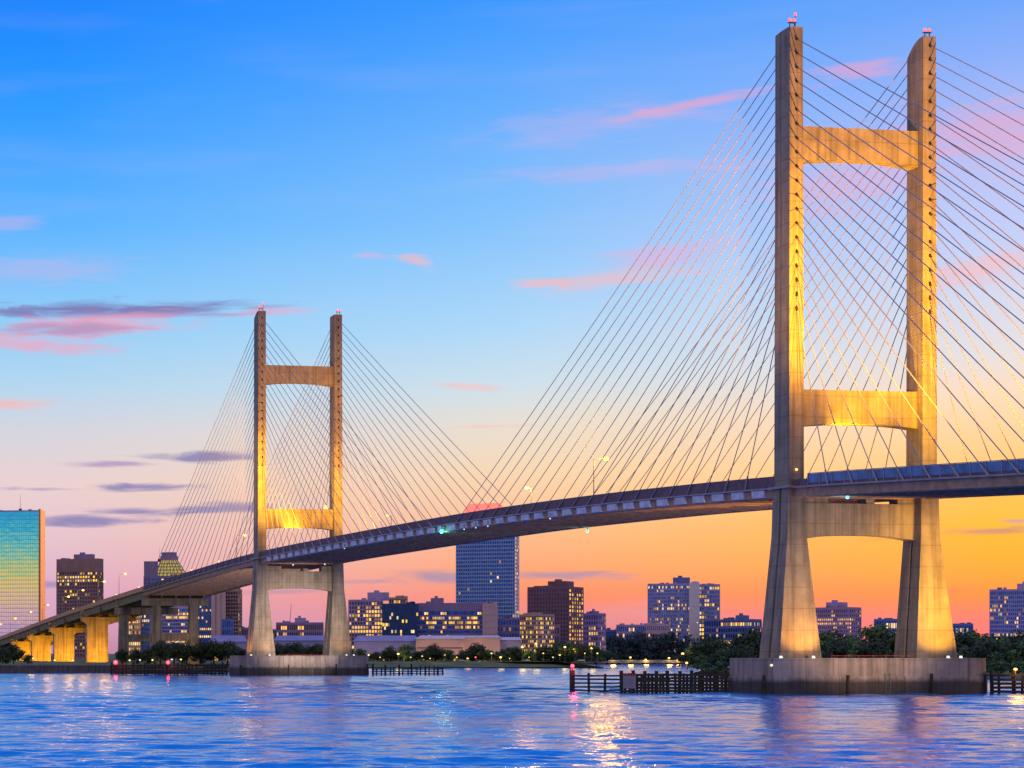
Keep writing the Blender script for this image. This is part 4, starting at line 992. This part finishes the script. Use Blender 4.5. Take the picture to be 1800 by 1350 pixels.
def red_lamp(loc, label, rad=.75, pw=3000):
    root = empty('marker_light', loc); tag(root, label, 'marker light')
    q = MB(); q.tube((0, 0, -.4), (0, 0, .6), .2, n=8); q.box(-.35, .35, -.35, .35, -.1, .1); q.build('stand', M['red_mast'], root)
    q = MB(); q.ball((0, 0, 1.0), rad*.7); q.build('lamp', M['red_glow'], root)
    lamp('POINT', 'marker_light_glow', Vector(loc)+Vector((0, -1.2, 1)), pw, (1, .03, .05), rad=.4)
red_lamp((1006/F*489, 488.9, 5.0), 'red marker light on the end post of the open timber fender', .62, 700)
red_lamp((203/F*888, 887.5, 4.0), 'red marker light at the left end of the long far fender', 1.2, 500)
red_lamp((295/F*879, 878, 4.0), 'red marker light in the middle of the long far fender', 1.1, 400)
post_lamp((1785/F*468.6, 468.6, 0), HC+(HY-1178)/F*468.6, M['amber'], 'bright amber lamp post rising from the fender at the right edge', None, .42, 0, 900, (1, .5, .06))

# ------------------------------------------------------------------ parked cars on the far bank
def car(loc, rz, paint, label):
    root = empty('parked_car', loc, rz); tag(root, label, 'car', 'cars parked on the far bank')
    prof = [(-2.2, .35), (2.2, .35), (2.25, .75), (1.3, .92), (.6, 1.45), (-1.0, 1.47), (-1.7, .98), (-2.25, .85)]
    q = MB(); q.loft([[(x, y, z) for x, z in prof] for y in (-.85, .85)]); q.build('body', paint, root)
    q = MB(); q.loft([[(x, y, z) for x, z in [(-1.5, 1.0), (1.1, .98), (.55, 1.4), (-.95, 1.42)]] for y in (-.88, .88)]); q.build('side_window', M['g_dark'], root)
    for x in (-1.35, 1.35):
        for y in (-.86, .86):
            q = MB(); q.tube((x, y-.1, .33), (x, y+.1, .33), .33, n=12); q.build('wheel', M['dark'], root)
cp = [plain('white_paint', (.75, .73, .72), .3), plain('red_paint', (.4, .03, .03), .3), plain('silver_paint', (.5, .5, .52), .3, .5)]
for px, D, k, lb in ((1022, 1246, 0, 'white car parked at the right end of the far grassy bank'), (925, 1247, 2, 'silver car parked on the far bank left of the yellow lamps'), (868, 1247, 1, 'red car parked under the far bank trees'), (810, 1248, 2, 'silver car parked left of the red car on the far bank')):
    car(at(px, D+26, z=GZ), rnd.uniform(-.2, .2)-.25, cp[k], lb)

# stone river wall on the left bank
a = at(-120, 941, z=0); b2 = at(199, 948, z=0); dv = b2-a
sw = empty('river_wall', a, math.atan2(dv.y, dv.x)); tag(sw, 'long low dark stone river wall on the left bank below the lit piers', 'wall')
q = MB(); q.loft([[(0, -.4, -1), (dv.length, -.4, -1), (dv.length, 1.4, -1), (0, 1.4, -1)], [(0, .2, 3.3), (dv.length, .2, 3.3), (dv.length, 1.2, 3.3), (0, 1.2, 3.3)]]); q.build('wall', M['wall_stone'], sw)
q = MB(); q.box(0, dv.length, -.1, 1.5, 3.31, 3.6); q.build('coping', M['conc_app'], sw)
for i, px in enumerate(sorted([648, 668, 722, 756, 782, 803, 822, 864, 896, 930, 955, 984, 1028, 1050])):
    py = rnd.choice((1152, 1156, 1158, 1149)); p = at(px, 1272, z=GZ)
    post_lamp(p, HC+(HY-py)/F*1272-GZ, M['yellow'], f'small warm garden light at the foot of the far bank trees, {ordn(i)}', 'small garden lights on the far bank', rnd.uniform(.35, .6), 0, 300 if i % 3 == 0 else 0, (1, .6, .12))
